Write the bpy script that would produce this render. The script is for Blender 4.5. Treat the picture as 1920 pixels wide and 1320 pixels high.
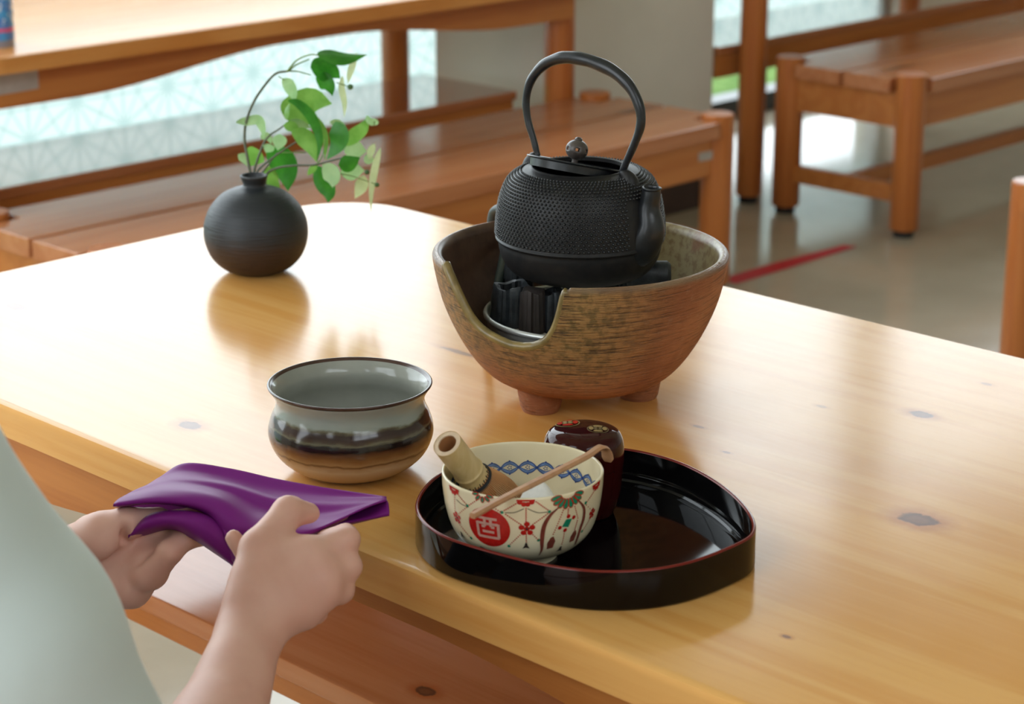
import bpy, bmesh, math, random
import numpy as np
from mathutils import Vector, Matrix
random.seed(4); rng = np.random.default_rng(4)
for o in list(bpy.data.objects): bpy.data.objects.remove(o)
scene = bpy.context.scene
COL = scene.collection
R_ = math.radians

# ------------------------------------------------------------------ camera
FPX, PITCH, CAMH, YAW = 3950.0, R_(17.6), 1.33, R_(44.2)
FWD = np.array([math.cos(YAW)*math.cos(PITCH), math.sin(YAW)*math.cos(PITCH), -math.sin(PITCH)])
RGT = np.array([math.sin(YAW), -math.cos(YAW), 0.0])
UPV = np.cross(RGT, FWD)
CAM = np.array([0, 0, CAMH])
HF = np.array([math.cos(YAW), math.sin(YAW), 0.0])
cam = bpy.data.cameras.new('camera'); camo = bpy.data.objects.new('camera', cam); COL.objects.link(camo)
cam.sensor_width = 22.3; cam.lens = FPX/1920*22.3
camo.matrix_world = Matrix(((RGT[0], UPV[0], -FWD[0], 0), (RGT[1], UPV[1], -FWD[1], 0), (RGT[2], UPV[2], -FWD[2], CAMH), (0, 0, 0, 1)))
cam.dof.use_dof = True; cam.dof.focus_distance = 1.76; cam.dof.aperture_fstop = 5.6
cam.clip_start = .05
scene.camera = camo

# ------------------------------------------------------------------ world, exposure
SKY = 4.85
w = bpy.data.worlds.new('sky'); scene.world = w; w.use_nodes = True
nt = w.node_tree; nt.nodes.clear()
bg = nt.nodes.new('ShaderNodeBackground'); out = nt.nodes.new('ShaderNodeOutputWorld')
bg.inputs[0].default_value = (.87, .945, 1.0, 1); bg.inputs[1].default_value = SKY
nt.links.new(bg.outputs[0], out.inputs[0])
vs = scene.view_settings; vs.view_transform = 'Standard'; vs.look = 'None'; vs.gamma = 1; vs.use_curve_mapping = False
vs.exposure = 0.0
scene.display_settings.display_device = 'sRGB'
cy = scene.cycles
cy.max_bounces = 8; cy.diffuse_bounces = 4; cy.glossy_bounces = 4; cy.transparent_max_bounces = 12
cy.sample_clamp_indirect = 6.0; cy.caustics_reflective = False; cy.caustics_refractive = False
cy.use_denoising = True

# ------------------------------------------------------------------ helpers
def ray(px, py): return FWD + RGT*(px-960)/FPX - UPV*(py-660)/FPX
def V(px, py, z):                       # pixel of the photograph -> point on the level z
    d = ray(px, py); return CAM + d*((z-CAMH)/d[2])
def D(px, py, depth): return CAM + ray(px, py)*depth
def on_plane(px, py, P, n):
    d = ray(px, py); return CAM + d*(np.dot(np.asarray(P)-CAM, n)/np.dot(d, n))

def s2l(c): return tuple(((x/255)/12.92 if x/255 <= .04045 else ((x/255+.055)/1.055)**2.4) for x in c)
def crom(P, n, closed=False):
    P = np.asarray(P, float); out = []
    N = len(P); segs = N if closed else N-1
    for i in range(segs):
        if closed: a, b, c, d = P[(i-1) % N], P[i], P[(i+1) % N], P[(i+2) % N]
        else:
            b, c = P[i], P[i+1]; a = P[i-1] if i else 2*b-c; d = P[i+2] if i+2 < N else 2*c-b
        for k in range(n):
            t = k/n
            out.append(.5*((2*b)+(-a+c)*t+(2*a-5*b+4*c-d)*t*t+(-a+3*b-3*c+d)*t**3))
    if not closed: out.append(P[-1])
    return np.array(out)

def tag(o, label=None, cat=None, group=None, kind=None):
    if label: o['label'] = label
    if cat: o['category'] = cat
    if group: o['group'] = group
    if kind: o['kind'] = kind
    return o
def thing(name, label, cat, loc=(0, 0, 0), group=None, kind=None):
    o = bpy.data.objects.new(name, None); COL.objects.link(o); o.location = [float(x) for x in loc]; o.empty_display_size = .05
    return tag(o, label, cat, group, kind)
def mk(name, verts, faces, m, parent=None, loc=None, local=False, smooth=40, label=None):
    """one mesh object; verts are world coordinates unless local"""
    me = bpy.data.meshes.new(name)
    vv = np.asarray(verts, float)
    org = np.zeros(3)
    if not local:
        if parent is not None:
            p = parent
            while p is not None: org = org + np.array(p.location); p = p.parent
        if loc is not None: org = org + np.asarray(loc, float) if parent is None else np.asarray(loc, float)
    me.from_pydata((vv-org).tolist(), [], [list(map(int, f)) for f in faces]); me.validate()
    me.materials.append(m)
    if smooth:
        me.polygons.foreach_set('use_smooth', [True]*len(me.polygons))
        if smooth < 180: me.set_sharp_from_angle(angle=R_(smooth))
    o = bpy.data.objects.new(name, me); COL.objects.link(o)
    if parent is not None: o.parent = parent
    elif loc is not None: o.location = [float(x) for x in loc]
    if label: o['label'] = label
    return o
def copy_tree(o, parent=None):
    c = o.copy(); COL.objects.link(c)
    if parent is not None: c.parent = parent
    for ch in list(o.children): copy_tree(ch, c)
    return c

class MB:
    def __init__(s): s.v = []; s.f = []; s.flat = False
    def add(s, v, f):
        o = len(s.v); s.v += [tuple(map(float, x)) for x in v]; s.f += [[i+o for i in q] for q in f]; return s
    def box(s, x0, x1, y0, y1, z0, z1, b=0.0, seg=2):
        s.flat = s.flat or b > 0; bm = bmesh.new(); bmesh.ops.create_cube(bm, size=1)
        for q in bm.verts: q.co = ((x0+x1)/2+q.co.x*(x1-x0), (y0+y1)/2+q.co.y*(y1-y0), (z0+z1)/2+q.co.z*(z1-z0))
        if b: bmesh.ops.bevel(bm, geom=list(bm.edges), offset=b, segments=seg, profile=.6, affect='EDGES')
        return s.bm(bm)
    def bm(s, bm):
        bm.verts.index_update(); r = s.add([q.co[:] for q in bm.verts], [[q.index for q in f.verts] for f in bm.faces]); bm.free(); return r
    def lathe(s, prof, c=(0, 0, 0), n=48, M=None):
        v = []; f = []; m = len(prof)
        for k in range(n):
            a = 2*math.pi*k/n
            for r, z in prof: v.append((r*math.cos(a), r*math.sin(a), z))
        for k in range(n):
            k2 = (k+1) % n
            for i in range(m-1): f.append([k*m+i, k2*m+i, k2*m+i+1, k*m+i+1])
        v = np.array(v)
        if M is not None: v = v @ np.asarray(M).T
        s.add(v+np.asarray(c), [q for q in f]); return s
    def tube(s, P, rad, n=10, cap=True, flat=None):
        P = np.asarray(P, float); m = len(P); rad = np.broadcast_to(np.asarray(rad, float), (m,))
        T = np.gradient(P, axis=0); T /= np.linalg.norm(T, axis=1)[:, None]+1e-12
        ref = np.array([0, 0, 1.0]) if abs(T[0][2]) < .9 else np.array([1.0, 0, 0])
        u = ref-T[0]*np.dot(ref, T[0]); u /= np.linalg.norm(u)
        v = []; f = []
        for i in range(m):
            u = u-T[i]*np.dot(u, T[i]); u /= np.linalg.norm(u); w_ = np.cross(T[i], u)
            for k in range(n):
                a = 2*math.pi*k/n; v.append(P[i]+rad[i]*(math.cos(a)*u+math.sin(a)*w_))
        for i in range(m-1):
            for k in range(n): f.append([i*n+k, i*n+(k+1) % n, (i+1)*n+(k+1) % n, (i+1)*n+k])
        if cap: f.append(list(range(n))[::-1]); f.append([(m-1)*n+k for k in range(n)])
        return s.add(v, f)
    def prism(s, pts, z0, z1, bev=0.0):
        """polygon (ccw) extruded with a rounded top rim"""
        s.flat = True; P = np.asarray(pts, float); n = len(P)
        nx = np.roll(P, -1, 0)-np.roll(P, 1, 0); nn = np.stack([-nx[:, 1], nx[:, 0]], 1); nn /= np.linalg.norm(nn, axis=1)[:, None]+1e-12
        rings = [(0, z0), (0, z1-bev), (bev*.3, z1-bev*.3), (bev, z1)] if bev else [(0, z0), (0, z1)]
        v = []; f = []
        for ins, z in rings: v += [(p[0]+q[0]*ins, p[1]+q[1]*ins, z) for p, q in zip(P, nn)]
        for r in range(len(rings)-1):
            for k in range(n): f.append([r*n+k, r*n+(k+1) % n, (r+1)*n+(k+1) % n, (r+1)*n+k])
        f.append([(len(rings)-1)*n+k for k in range(n)]); f.append(list(range(n))[::-1])
        return s.add(v, f)
    def obj(s, name, m, parent=None, **k):
        o = mk(name, s.v, s.f, m, parent, **k)
        if s.flat: w_ = o.modifiers.new('flat_faces', 'WEIGHTED_NORMAL'); w_.keep_sharp = True; w_.weight = 100
        return o

# ------------------------------------------------------------------ materials
class NT:
    def __init__(s, name):
        s.m = bpy.data.materials.new(name); s.m.use_nodes = True; s.t = s.m.node_tree; s.t.nodes.clear()
        s.o = s.n('OutputMaterial')
    def n(s, ty, **kw):
        x = s.t.nodes.new('ShaderNode'+ty)
        for k, v in kw.items(): setattr(x, k, v)
        return x
    def l(s, a, b): s.t.links.new(a, b)
    def val(s, sock, v):
        if hasattr(v, 'is_output') or isinstance(v, bpy.types.NodeSocket): s.l(v, sock)
        else: sock.default_value = v
    def math(s, op, a, b=None, c=None, clamp=False):
        x = s.n('Math', operation=op, use_clamp=clamp); s.val(x.inputs[0], a)
        if b is not None: s.val(x.inputs[1], b)
        if c is not None: s.val(x.inputs[2], c)
        return x.outputs[0]
    def vmath(s, op, a, b=None):
        x = s.n('VectorMath', operation=op); s.val(x.inputs[0], a)
        if b is not None: s.val(x.inputs[1], b)
        return x.outputs['Value'] if op in ('LENGTH', 'DOT_PRODUCT', 'DISTANCE') else x.outputs[0]
    def pos(s): return s.n('NewGeometry').outputs['Position']
    def objc(s): return s.n('TexCoord').outputs['Object']
    def noise(s, vec, scale, detail=3, rough=.55, dist=0.0):
        x = s.n('TexNoise'); s.val(x.inputs['Vector'], vec); x.inputs['Scale'].default_value = scale; x.inputs['Detail'].default_value = detail
        x.inputs['Roughness'].default_value = rough; x.inputs['Distortion'].default_value = dist; return x.outputs['Fac']
    def ramp(s, fac, stops, interp='LINEAR'):
        x = s.n('ValToRGB'); s.l(fac, x.inputs[0]); cr = x.color_ramp; cr.interpolation = interp
        while len(cr.elements) < len(stops): cr.elements.new(.5)
        for e, (p, c) in zip(cr.elements, stops): e.position = p; e.color = (*c, 1) if len(c) == 3 else c
        return x.outputs[0]
    def mix(s, fac, a, b, mode='MIX'):
        x = s.n('Mix', data_type='RGBA', blend_type=mode); s.val(x.inputs[0], fac)
        for i, c in ((6, a), (7, b)):
            if isinstance(c, tuple): x.inputs[i].default_value = (*c, 1) if len(c) == 3 else c
            else: s.l(c, x.inputs[i])
        return x.outputs[2]
    def smooth(s, v, a, b, x0=0.0, x1=1.0):
        x = s.n('MapRange', interpolation_type='SMOOTHSTEP'); s.val(x.inputs[0], v)
        for i, k in enumerate((a, b, x0, x1)): x.inputs[i+1].default_value = k
        return x.outputs[0]
    def sep(s, v): x = s.n('SeparateXYZ'); s.l(v, x.inputs[0]); return x.outputs
    def comb(s, a, b, c):
        x = s.n('CombineXYZ')
        for i, k in enumerate((a, b, c)): s.val(x.inputs[i], k)
        return x.outputs[0]
    def bump(s, h, strength=.3, dist=.001):
        x = s.n('Bump'); x.inputs['Strength'].default_value = strength; x.inputs['Distance'].default_value = dist; s.l(h, x.inputs['Height']); return x.outputs[0]
    def bsdf(s, col, rough=.5, spec=.5, metal=0.0, normal=None, **kw):
        b = s.n('BsdfPrincipled')
        if isinstance(col, tuple): b.inputs['Base Color'].default_value = (*col, 1)
        else: s.l(col, b.inputs['Base Color'])
        s.val(b.inputs['Roughness'], rough); s.val(b.inputs['Specular IOR Level'], spec); s.val(b.inputs['Metallic'], metal)
        if normal is not None: s.l(normal, b.inputs['Normal'])
        for k, v in kw.items(): s.val(b.inputs[k.replace('_', ' ')], v)
        s.l(b.outputs[0], s.o.inputs[0]); return b

def plain(name, rgb, rough=.5, spec=.5, metal=0.0, nz=0.0, nscale=40, bump=0.0, **kw):
    t = NT(name); c = s2l(rgb); nrm = None; col = c
    if nz or bump:
        f = t.noise(t.objc(), nscale, 4)
        if nz: col = t.mix(t.smooth(f, .3, .7), tuple(x*(1-nz) for x in c), tuple(min(1, x*(1+nz)) for x in c))
        if bump: nrm = t.bump(f, bump, .001)
    t.bsdf(col, rough, spec, metal, nrm, **kw); return t.m

def wood(name, light, dark, along='x', rough=.22, spec=.5, knots=(), auto_knots=0.0, coat=0.0, coord='obj', scale=1.0, kz=.70):
    t = NT(name); p = t.objc() if coord == 'obj' else t.pos()
    if coord == 'obj':
        oi = t.n('ObjectInfo'); p = t.vmath('ADD', p, t.comb(t.math('MULTIPLY', oi.outputs['Random'], 7.0), t.math('MULTIPLY', oi.outputs['Random'], 3.0), 0.0))
    st = {'x': (.05, 1, 1), 'y': (1, .05, 1), 'z': (1, 1, .05)}[along]
    mp = t.vmath('MULTIPLY', p, tuple(st))
    warp = t.noise(mp, 9*scale, 3, .5, .4)
    ring = t.math('SINE', t.math('MULTIPLY', warp, 42.0))
    fine = t.noise(mp, 170*scale, 3, .6)
    broad = t.noise(mp, 5*scale, 2)
    f = t.math('ADD', t.math('MULTIPLY', ring, .16), t.math('ADD', t.math('MULTIPLY', fine, .58), t.math('MULTIPLY', broad, .42)))
    l, d = s2l(light), s2l(dark)
    col = t.mix(t.smooth(f, .28, .78), l, d)
    if auto_knots:
        vs_ = {'x': (2.2, 11, 11), 'y': (11, 2.2, 11), 'z': (11, 11, 2.2)}[along]
        vo = t.n('TexVoronoi'); t.l(t.vmath('MULTIPLY', p, vs_), vo.inputs['Vector']); vo.inputs['Scale'].default_value = 1.0
        cr = t.sep(vo.outputs['Color'])[0]
        k = t.math('MULTIPLY', t.smooth(vo.outputs['Distance'], .20, .10), t.math('GREATER_THAN', cr, 1-auto_knots))
        kr = t.math('MULTIPLY', t.smooth(vo.outputs['Distance'], .42, .15), t.math('GREATER_THAN', cr, 1-auto_knots))
        col = t.mix(t.math('MULTIPLY', kr, .35), col, tuple(x*.55 for x in d)); col = t.mix(t.math('MULTIPLY', k, .85), col, tuple(x*.22 for x in d))
    for (kx, ky, kr, ks, dk) in knots:
        q = t.vmath('SUBTRACT', p, (kx, ky, kz)); q = t.vmath('MULTIPLY', q, (1/kr, 1/(kr*ks), 1/kr)); dd = t.vmath('LENGTH', q)
        dn = t.math('ADD', dd, t.math('MULTIPLY', t.math('SUBTRACT', t.noise(p, 90, 2), .5), .7))
        col = t.mix(t.math('MULTIPLY', t.smooth(dn, 2.4, .7), .62*dk), col, s2l((168, 84, 30)))
        col = t.mix(t.math('MULTIPLY', t.smooth(dn, 1.1, .8), .85*dk), col, s2l((84, 42, 24)))
        col = t.mix(t.math('MULTIPLY', t.smooth(dn, .72, .35), .25*dk), col, s2l((150, 84, 44)))
    nr = t.bump(fine, .04, .0005)
    rr = t.math('ADD', rough-.04, t.math('MULTIPLY', t.noise(p, 14, 3), .08))
    t.bsdf(col, rr, spec, 0.0, nr, Coat_Weight=coat, Coat_Roughness=.05)
    return t.m

KN = [(1722, 974, .0125, 1.35, 1.0), (1727, 777, .008, 1.5, .95), (355, 797, .0085, 1.5, .9), (30, 575, .009, 1.9, .8), (365, 500, .010, 1.7, .7), (732, 464, .009, 1.6, .8),
      (1475, 1194, .0022, 1.6, .8), (1540, 762, .003, 2, .4), (1850, 720, .003, 2, .5), (860, 660, .004, 6, .7), (1310, 800, .0025, 2.5, .6), (1362, 848, .002, 2, .6)]
knots = [(*V(x, y, .70)[:2], r, s, d) for x, y, r, s, d in KN]
M = {}
M['table'] = wood('pine_table_top', (230, 174, 102), (220, 158, 84), 'y', .17, .38, knots, coord='pos')
M['table_b'] = wood('pine_table_far', (214, 150, 84), (202, 132, 66), 'x', .24, .2, auto_knots=.08)
M['apron'] = wood('pine_apron', (200, 130, 66), (182, 110, 52), 'x', .35, .4, auto_knots=.1)
M['bench_top'] = wood('pine_narrow_bench', (188, 122, 80), (176, 108, 66), 'x', .06, 1.0, auto_knots=.15, coat=1.0)
M['bench'] = wood('pine_bench', (192, 126, 84), (178, 110, 68), 'x', .19, .5, auto_knots=.22)
M['bench_edge'] = wood('pine_bench_rail', (196, 124, 64), (182, 108, 52), 'x', .3, .4, auto_knots=.16)
M['post'] = wood('pine_post', (190, 114, 56), (176, 98, 46), 'z', .3, .45, auto_knots=.16)
k_ = V(797, 1296, .42); M['bench_knot'] = wood('pine_bench_knotted', (200, 134, 88), (188, 118, 72), 'y', .13, .42, [(k_[0], k_[1], .0085, 1.4, 1.1)], coord='pos', kz=.42)
M['pad'] = plain('black_rubber', (22, 22, 22), .6)
M['wall'] = plain('wall_paint', (222, 217, 206), .8, .2, nz=.04, nscale=3)
M['ceil'] = plain('ceiling_paint', (235, 233, 226), .9, .1, nz=.02, nscale=2)
M['skirt'] = plain('dark_baseboard', (66, 50, 44), .45, nz=.1, nscale=20)
M['tape'] = plain('red_tape', (190, 22, 26), .6, .25, nz=.12, nscale=60)
M['frame'] = plain('window_frame_metal', (150, 152, 150), .4, .5, .3, nz=.05)
M['track'] = plain('dark_track', (40, 44, 44), .4, nz=.1)
M['label'] = plain('grey_label', (176, 172, 166), .6, nz=.06, nscale=50)

def floor_mat():
    t = NT('glossy_floor'); p = t.pos()
    f = t.noise(p, 3.0, 4); g = t.noise(p, 60, 3)
    col = t.mix(t.smooth(f, .3, .7), s2l((176, 164, 144)), s2l((188, 176, 156)))
    col = t.mix(t.math('MULTIPLY', t.smooth(g, .6, .8), .15), col, s2l((130, 118, 100)))
    t.bsdf(col, t.math('ADD', .07, t.math('MULTIPLY', f, .10)), .5); return t.m
M['floor'] = floor_mat()
def grass_mat():
    t = NT('lawn'); f = t.noise(t.pos(), 14, 5)
    t.bsdf(t.mix(t.smooth(f, .3, .7), s2l((70, 104, 40)), s2l((108, 136, 70))), .9, .1); return t.m
M['lawn'] = grass_mat(); M['paving'] = plain('grey_paving', (150, 148, 144), .9, .1, nz=.08, nscale=2)
def glass_mat():
    t = NT('window_glass'); fr = t.n('Fresnel'); fr.inputs[0].default_value = 1.45
    tr = t.n('BsdfTransparent'); tr.inputs[0].default_value = (.96, .985, .98, 1); gl = t.n('BsdfGlossy'); gl.inputs['Roughness'].default_value = .01
    mx = t.n('MixShader'); t.l(fr.outputs[0], mx.inputs[0]); t.l(tr.outputs[0], mx.inputs[1]); t.l(gl.outputs[0], mx.inputs[2]); t.l(mx.outputs[0], t.o.inputs[0]); return t.m
M['glass'] = glass_mat()
def film_mat():
    """frosted film printed with a hemp-leaf star lattice"""
    t = NT('star_film'); p = t.sep(t.pos()); s = .155; h = s*math.sqrt(3)/2
    u, v = p[0], p[2]
    def fam(ang, period, width):
        c, sn = math.cos(R_(ang)), math.sin(R_(ang))
        e = t.math('ADD', t.math('MULTIPLY', u, c/period), t.math('MULTIPLY', v, sn/period))
        fr = t.math('ABSOLUTE', t.math('SUBTRACT', t.math('FRACT', e), .5))
        return t.smooth(fr, .5-width/period, .5-width/period*.4)
    acc = None
    for a in (0, 60, 120):
        x = fam(a, h, .0055); acc = x if acc is None else t.math('MAXIMUM', acc, x)
    for a in (30, 90, 150):
        x = fam(a, s/2, .0045); acc = t.math('MAXIMUM', acc, x)
    col = t.mix(t.math('MULTIPLY', acc, .9), (.50, .54, .545), (.31, .395, .40))
    tl = t.n('BsdfTranslucent'); t.l(col, tl.inputs[0]); df = t.n('BsdfDiffuse'); df.inputs[0].default_value = (.7, .75, .75, 1)
    mx = t.n('MixShader'); mx.inputs[0].default_value = .12; t.l(tl.outputs[0], mx.inputs[1]); t.l(df.outputs[0], mx.inputs[2]); t.l(mx.outputs[0], t.o.inputs[0]); return t.m
M['film'] = film_mat()

# ------------------------------------------------------------------ room
YW = 4.16; XR = 9.0; XL = -2.6; YF = -3.0; ZC = 4.3
tag(MB().box(XL, XR, YF, YW+.12, -.1, 0).obj('floor', M['floor']), kind='structure')
tag(MB().box(XL-.2, XR+.2, YF-.2, YW+.3, ZC, ZC+.1).obj('ceiling', M['ceil']), kind='structure')
tag(MB().box(-6, 12, YW+.12, 10, -.25, -.06).obj('ground_lawn', M['lawn']), kind='structure')
tag(MB().box(-40, 40, YW+.12, 60, -.27, -.12).box(-40, 40, -60, YF-.12, -.27, -.12).box(-40, XL-.12, YF-.12, YW+.12, -.27, -.12).obj('ground', M['paving']), kind='structure')
# back wall: floor-to-ceiling windows in bays, one deep pier between them
W1 = (-.6, 4.1); W2 = (4.14, 6.15); W3 = (6.2, 8.9); ZT = 3.2; ZT3 = 3.2; PX = (3.715, 4.315); PY = (3.46, 3.885)
mb = MB(); mb.box(W1[1], W2[0], YW-.04, YW+.12, 0, ZC); mb.box(W2[1], W3[0], YW-.04, YW+.12, 0, ZC); mb.box(W3[0], W3[1], YW-.04, YW+.12, 0, .9); mb.box(W3[1], XR, YW-.04, YW+.12, 0, ZC)
mb.box(XL-.12, W1[0], YW-.06, YW+.12, 0, ZC)
for q, zt in ((W1, ZT), (W2, ZT), (W3, ZT3)): mb.box(q[0], q[1], YW-.04, YW+.12, zt, ZC)
tag(mb.obj('wall_back', M['wall']), kind='structure')
tag(MB().box(*PX, *PY, 0, ZC).obj('wall_pillar', M['wall']), kind='structure')
tag(MB().box(PX[0]-.006, PX[1]+.006, PY[0]-.006, PY[1]+.006, 0, .09, .002).obj('baseboard_back', M['skirt']), kind='structure')
tag(MB().box(W2[1], XR, YW-.048, YW-.04, 0, .09, .002).obj('baseboard_right', M['skirt']), kind='structure')
tag(MB().box(XR, XR+.12, YF, YW, 0, ZC).obj('wall_right', M['wall']), kind='structure')
def window(n, a, b, posts, z0, film, ZT=ZT):
    t = thing('window_%d' % n, None, None, ((a+b)/2, YW, z0), kind='structure')
    m = MB(); m.box(a, a+.03, YW+.0, YW+.06, z0+.03, ZT); m.box(b-.03, b, YW+.0, YW+.06, z0+.03, ZT); m.box(a, b, YW+.0, YW+.06, ZT-.05, ZT)
    for x in posts: m.box(x-.02, x+.02, YW+.0, YW+.06, z0+.03, ZT-.05)
    m.obj('frame', M['frame'], t)
    MB().box(a, b, YW-.01, YW+.08, z0, z0+.06).obj('sill_track', M['track'], t)
    xs = [a+.03]+list(posts)+[b-.03]
    for x0, x1 in zip(xs[:-1], xs[1:]):
        mk('pane', [(x0, YW+.03, z0+.055), (x1, YW+.03, z0+.055), (x1, YW+.03, ZT-.05), (x0, YW+.03, ZT-.05)], [[0, 1, 2, 3]], M['glass'], t)
        if film:
            f = mk('pattern_film', [(x0+.005, YW+.022, .24), (x1-.005, YW+.022, .24), (x1-.005, YW+.022, .90), (x0+.005, YW+.022, .90)], [[0, 1, 2, 3]], M['film'], t)
            f['label'] = 'frosted film printed with a star lattice'
window(1, W1[0], W1[1], (.9, 2.4), 0, True); window(2, W2[0], W2[1], (), 0, True); window(3, W3[0], W3[1], (), .9, False, ZT3)
# left wall and the wall behind the camera: windows over a low wall
def openwall(name, n, axis, c, a, b, z0, z1, u0, u1, posts):
    m = MB()
    def bx(u0, u1, w0, w1, d0=-.06, d1=.06):
        if axis == 'x': m.box(c+d0, c+d1, u0, u1, w0, w1)
        else: m.box(u0, u1, c+d0, c+d1, w0, w1)
    bx(a, b, 0, z0); bx(a, b, z1, ZC); bx(a, u0, z0, z1); bx(u1, b, z0, z1)
    tag(m.obj(name, M['wall']), kind='structure')
    m = MB()
    for u in posts: bx(u-.03, u+.03, z0, z1, -.03, .03)
    bx(u0, u1, (z0+z1)/2+.3, (z0+z1)/2+.35, -.03, .03)
    tag(m.obj('window_%d' % n, M['track']), kind='structure')
LW = (-.2, 3.6); FW_ = (-2.2, 1.0)
openwall('wall_left', 4, 'x', XL-.06, YF-.12, YW-.06, 1.0, 4.0, LW[0], LW[1], (1.2, 2.2))
openwall('wall_front', 5, 'y', YF-.06, XL, XR+.12, 2.7, 4.1, FW_[0], FW_[1], (-1.1, 0.0))
# sky portals in the openings (sampling aid for daylight through the windows)
def portal(name, loc, rot, sx, sy):
    l = bpy.data.lights.new(name, 'AREA'); l.shape = 'RECTANGLE'; l.size = sx; l.size_y = sy; l.cycles.is_portal = True
    o = bpy.data.objects.new(name, l); o.location = loc; o.rotation_euler = rot; COL.objects.link(o)
for q, n in ((W1, 'daylight_bay'), (W2, 'daylight_bay_right'), (W3, 'daylight_far_right')):
    portal(n, ((q[0]+q[1])/2, YW+.14, 1.6), (R_(-90), 0, 0), q[1]-q[0], 3.2)
portal('daylight_left', (XL-.14, (LW[0]+LW[1])/2, 2.5), (0, R_(-90), 0), 3.1, LW[1]-LW[0])
portal('daylight_front', ((FW_[0]+FW_[1])/2, YF-.14, 3.4), (R_(90), 0, 0), FW_[1]-FW_[0], 1.5)
# red tape on the floor
a, b = V(1364, 529, 0), V(1597, 461, 0)
tag(mk('tape_strip', [(a[0], a[1]-.026, .0012), (b[0]-.3, a[1]-.028, .0012), (b[0], b[1]-.016, .0012), (b[0]-.01, b[1]+.018, .0012), (b[0]-.26, a[1]+.025, .0012), (a[0], a[1]+.028, .0012)] , [[0, 1, 2, 3, 4, 5]], M['tape'], loc=(a[0], a[1], 0)),
    'strip of red tape stuck on the floor beside the bench post', 'tape')

# ------------------------------------------------------------------ tables and benches (local frames: long side = x, front = -y)
def round_rect(hx, hy, r, n=8):
    P = []
    for cx, cy_, a0 in ((hx-r, hy-r, 0), (-hx+r, hy-r, 90), (-hx+r, -hy+r, 180), (hx-r, -hy+r, 270)):
        for k in range(n+1): a = R_(a0+90*k/n); P.append((cx+r*math.cos(a), cy_+r*math.sin(a)))
    return P
def make_table(label, mtop, HX=.86, HY=.39, LX=.765, LY=.305, r=.105):
    t = thing('dining_table', label, 'table')
    m = MB().prism(round_rect(HX, HY, r, 10), .668, .700, .008); m.obj('tabletop', mtop, t, local=True, smooth=30)
    def apron_pts(L):
        top = .668; xs = np.linspace(-L, L, 41); out = []
        for x in xs:
            e = L-abs(x); k = min(1, max(0, (e-.2)/.5)); k = k*k*(3-2*k); out.append((x, top-.078+.042*k))
        return out
    MB().box(-LX, LX, LY+.03, LY+.05, .640, .668, .002).obj('back_rail', M['apron'], t, local=True)
    for s in (-1,):
        b = apron_pts(LX-.005); v = []; f = []
        y0, y1 = s*(LY+.04)-.011, s*(LY+.04)+.011
        for y in (y0, y1):
            for x, z in b: v.append((x, y, z))
            for x, z in b: v.append((x, y, .668))
        n = len(b)
        for i in range(n-1):
            f += [[i, i+1, n+i+1, n+i], [2*n+i+1, 2*n+i, 3*n+i, 3*n+i+1], [i+1, i, 2*n+i, 2*n+i+1], [n+i, n+i+1, 3*n+i+1, 3*n+i]]
        f += [[0, n, 3*n, 2*n], [n-1, 3*n-1, 4*n-1, 2*n-1]]
        mk('apron', v, f, M['apron'], t, local=True)
    for s in (-1, 1): MB().box(s*(LX+.01)-.011, s*(LX+.01)+.011, -LY, LY, .59, .668, .002).obj('end_apron', M['apron'], t, local=True)
    for sx in (-1, 1):
        for sy in (-1, 1):
            l = MB().lathe([(0, .02), (.033, .02), (.036, .026), (.036, .667), (0, .667)], (sx*LX, sy*LY, 0), 24).obj('leg', M['post'], t, local=True)
            MB().lathe([(0, 0), (.026, 0), (.026, .021), (0, .021)], (sx*LX, sy*LY, 0), 16).obj('foot_pad', M['pad'], l, local=True)
    return t
def place(o, x, y, rz=0, z=0): o.location = (x, y, z); o.rotation_euler = (0, 0, rz); return o

tbl = make_table('large pale pine dining table holding the tea utensils', M['table'])
place(tbl, 1.375, 1.150, R_(-90))
bgt = make_table('pine dining table before the bright window, a blue bottle on it', M['table_b'], .87, .415, .79, .285, .08); place(bgt, 2.83, 3.65)
bgt2 = copy_tree(bgt); bgt2['label'] = 'dining table at the back right, one slim round leg seen beside the bench'; place(bgt2, 5.20, 3.687)

def make_bench(label):
    t = thing('log_post_bench', label, 'bench')
    HX, HY, px, py, pr = .865, .222, .825, .186, .037
    for s in (-1, 1):
        o, i = s*HY, s*.0055; nx, ny = HX-.078, s*(HY-.078)
        P = [(-nx, o), (nx, o), (nx, ny), (HX-.004, ny), (HX-.004, i), (-HX+.004, i), (-HX+.004, ny), (-nx, ny)]
        if s > 0: P = P[::-1]
        MB().prism(P, .365, .400, .004).obj('plank', M['bench'], t, local=True, smooth=30)
    for s in (-1, 1): MB().box(-.79, .79, s*py-.013, s*py+.013, .275, .364, .003).obj('rail', M['bench_edge'], t, local=True)
    for s in (-1, 1):
        MB().box(s*px-.013, s*px+.013, -.155, .155, .275, .364, .003).obj('end_rail', M['bench_edge'], t, local=True)
        MB().box(s*px-.014, s*px+.014, -.155, .155, .085, .130, .003).obj('end_stretcher', M['bench_edge'], t, local=True)
    MB().box(-.812, .812, -.014, .014, .088, .128, .003).obj('stretcher', M['bench_edge'], t, local=True)
    for sx in (-1, 1):
        for sy in (-1, 1):
            l = MB().lathe([(0, .018), (pr-.003, .018), (pr, .022), (pr, .409), (pr-.003, .412), (0, .412)], (sx*px, sy*py, 0), 28).obj('post', M['post'], t, local=True)
            MB().lathe([(0, 0), (.026, 0), (.026, .019), (0, .019)], (sx*px, sy*py, 0), 16).obj('foot_pad', M['pad'], l, local=True)
    return t
bn = make_bench('reddish pine bench with round corner posts, behind the kettle and vase')
place(bn, 2.842, 3.107)
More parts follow.
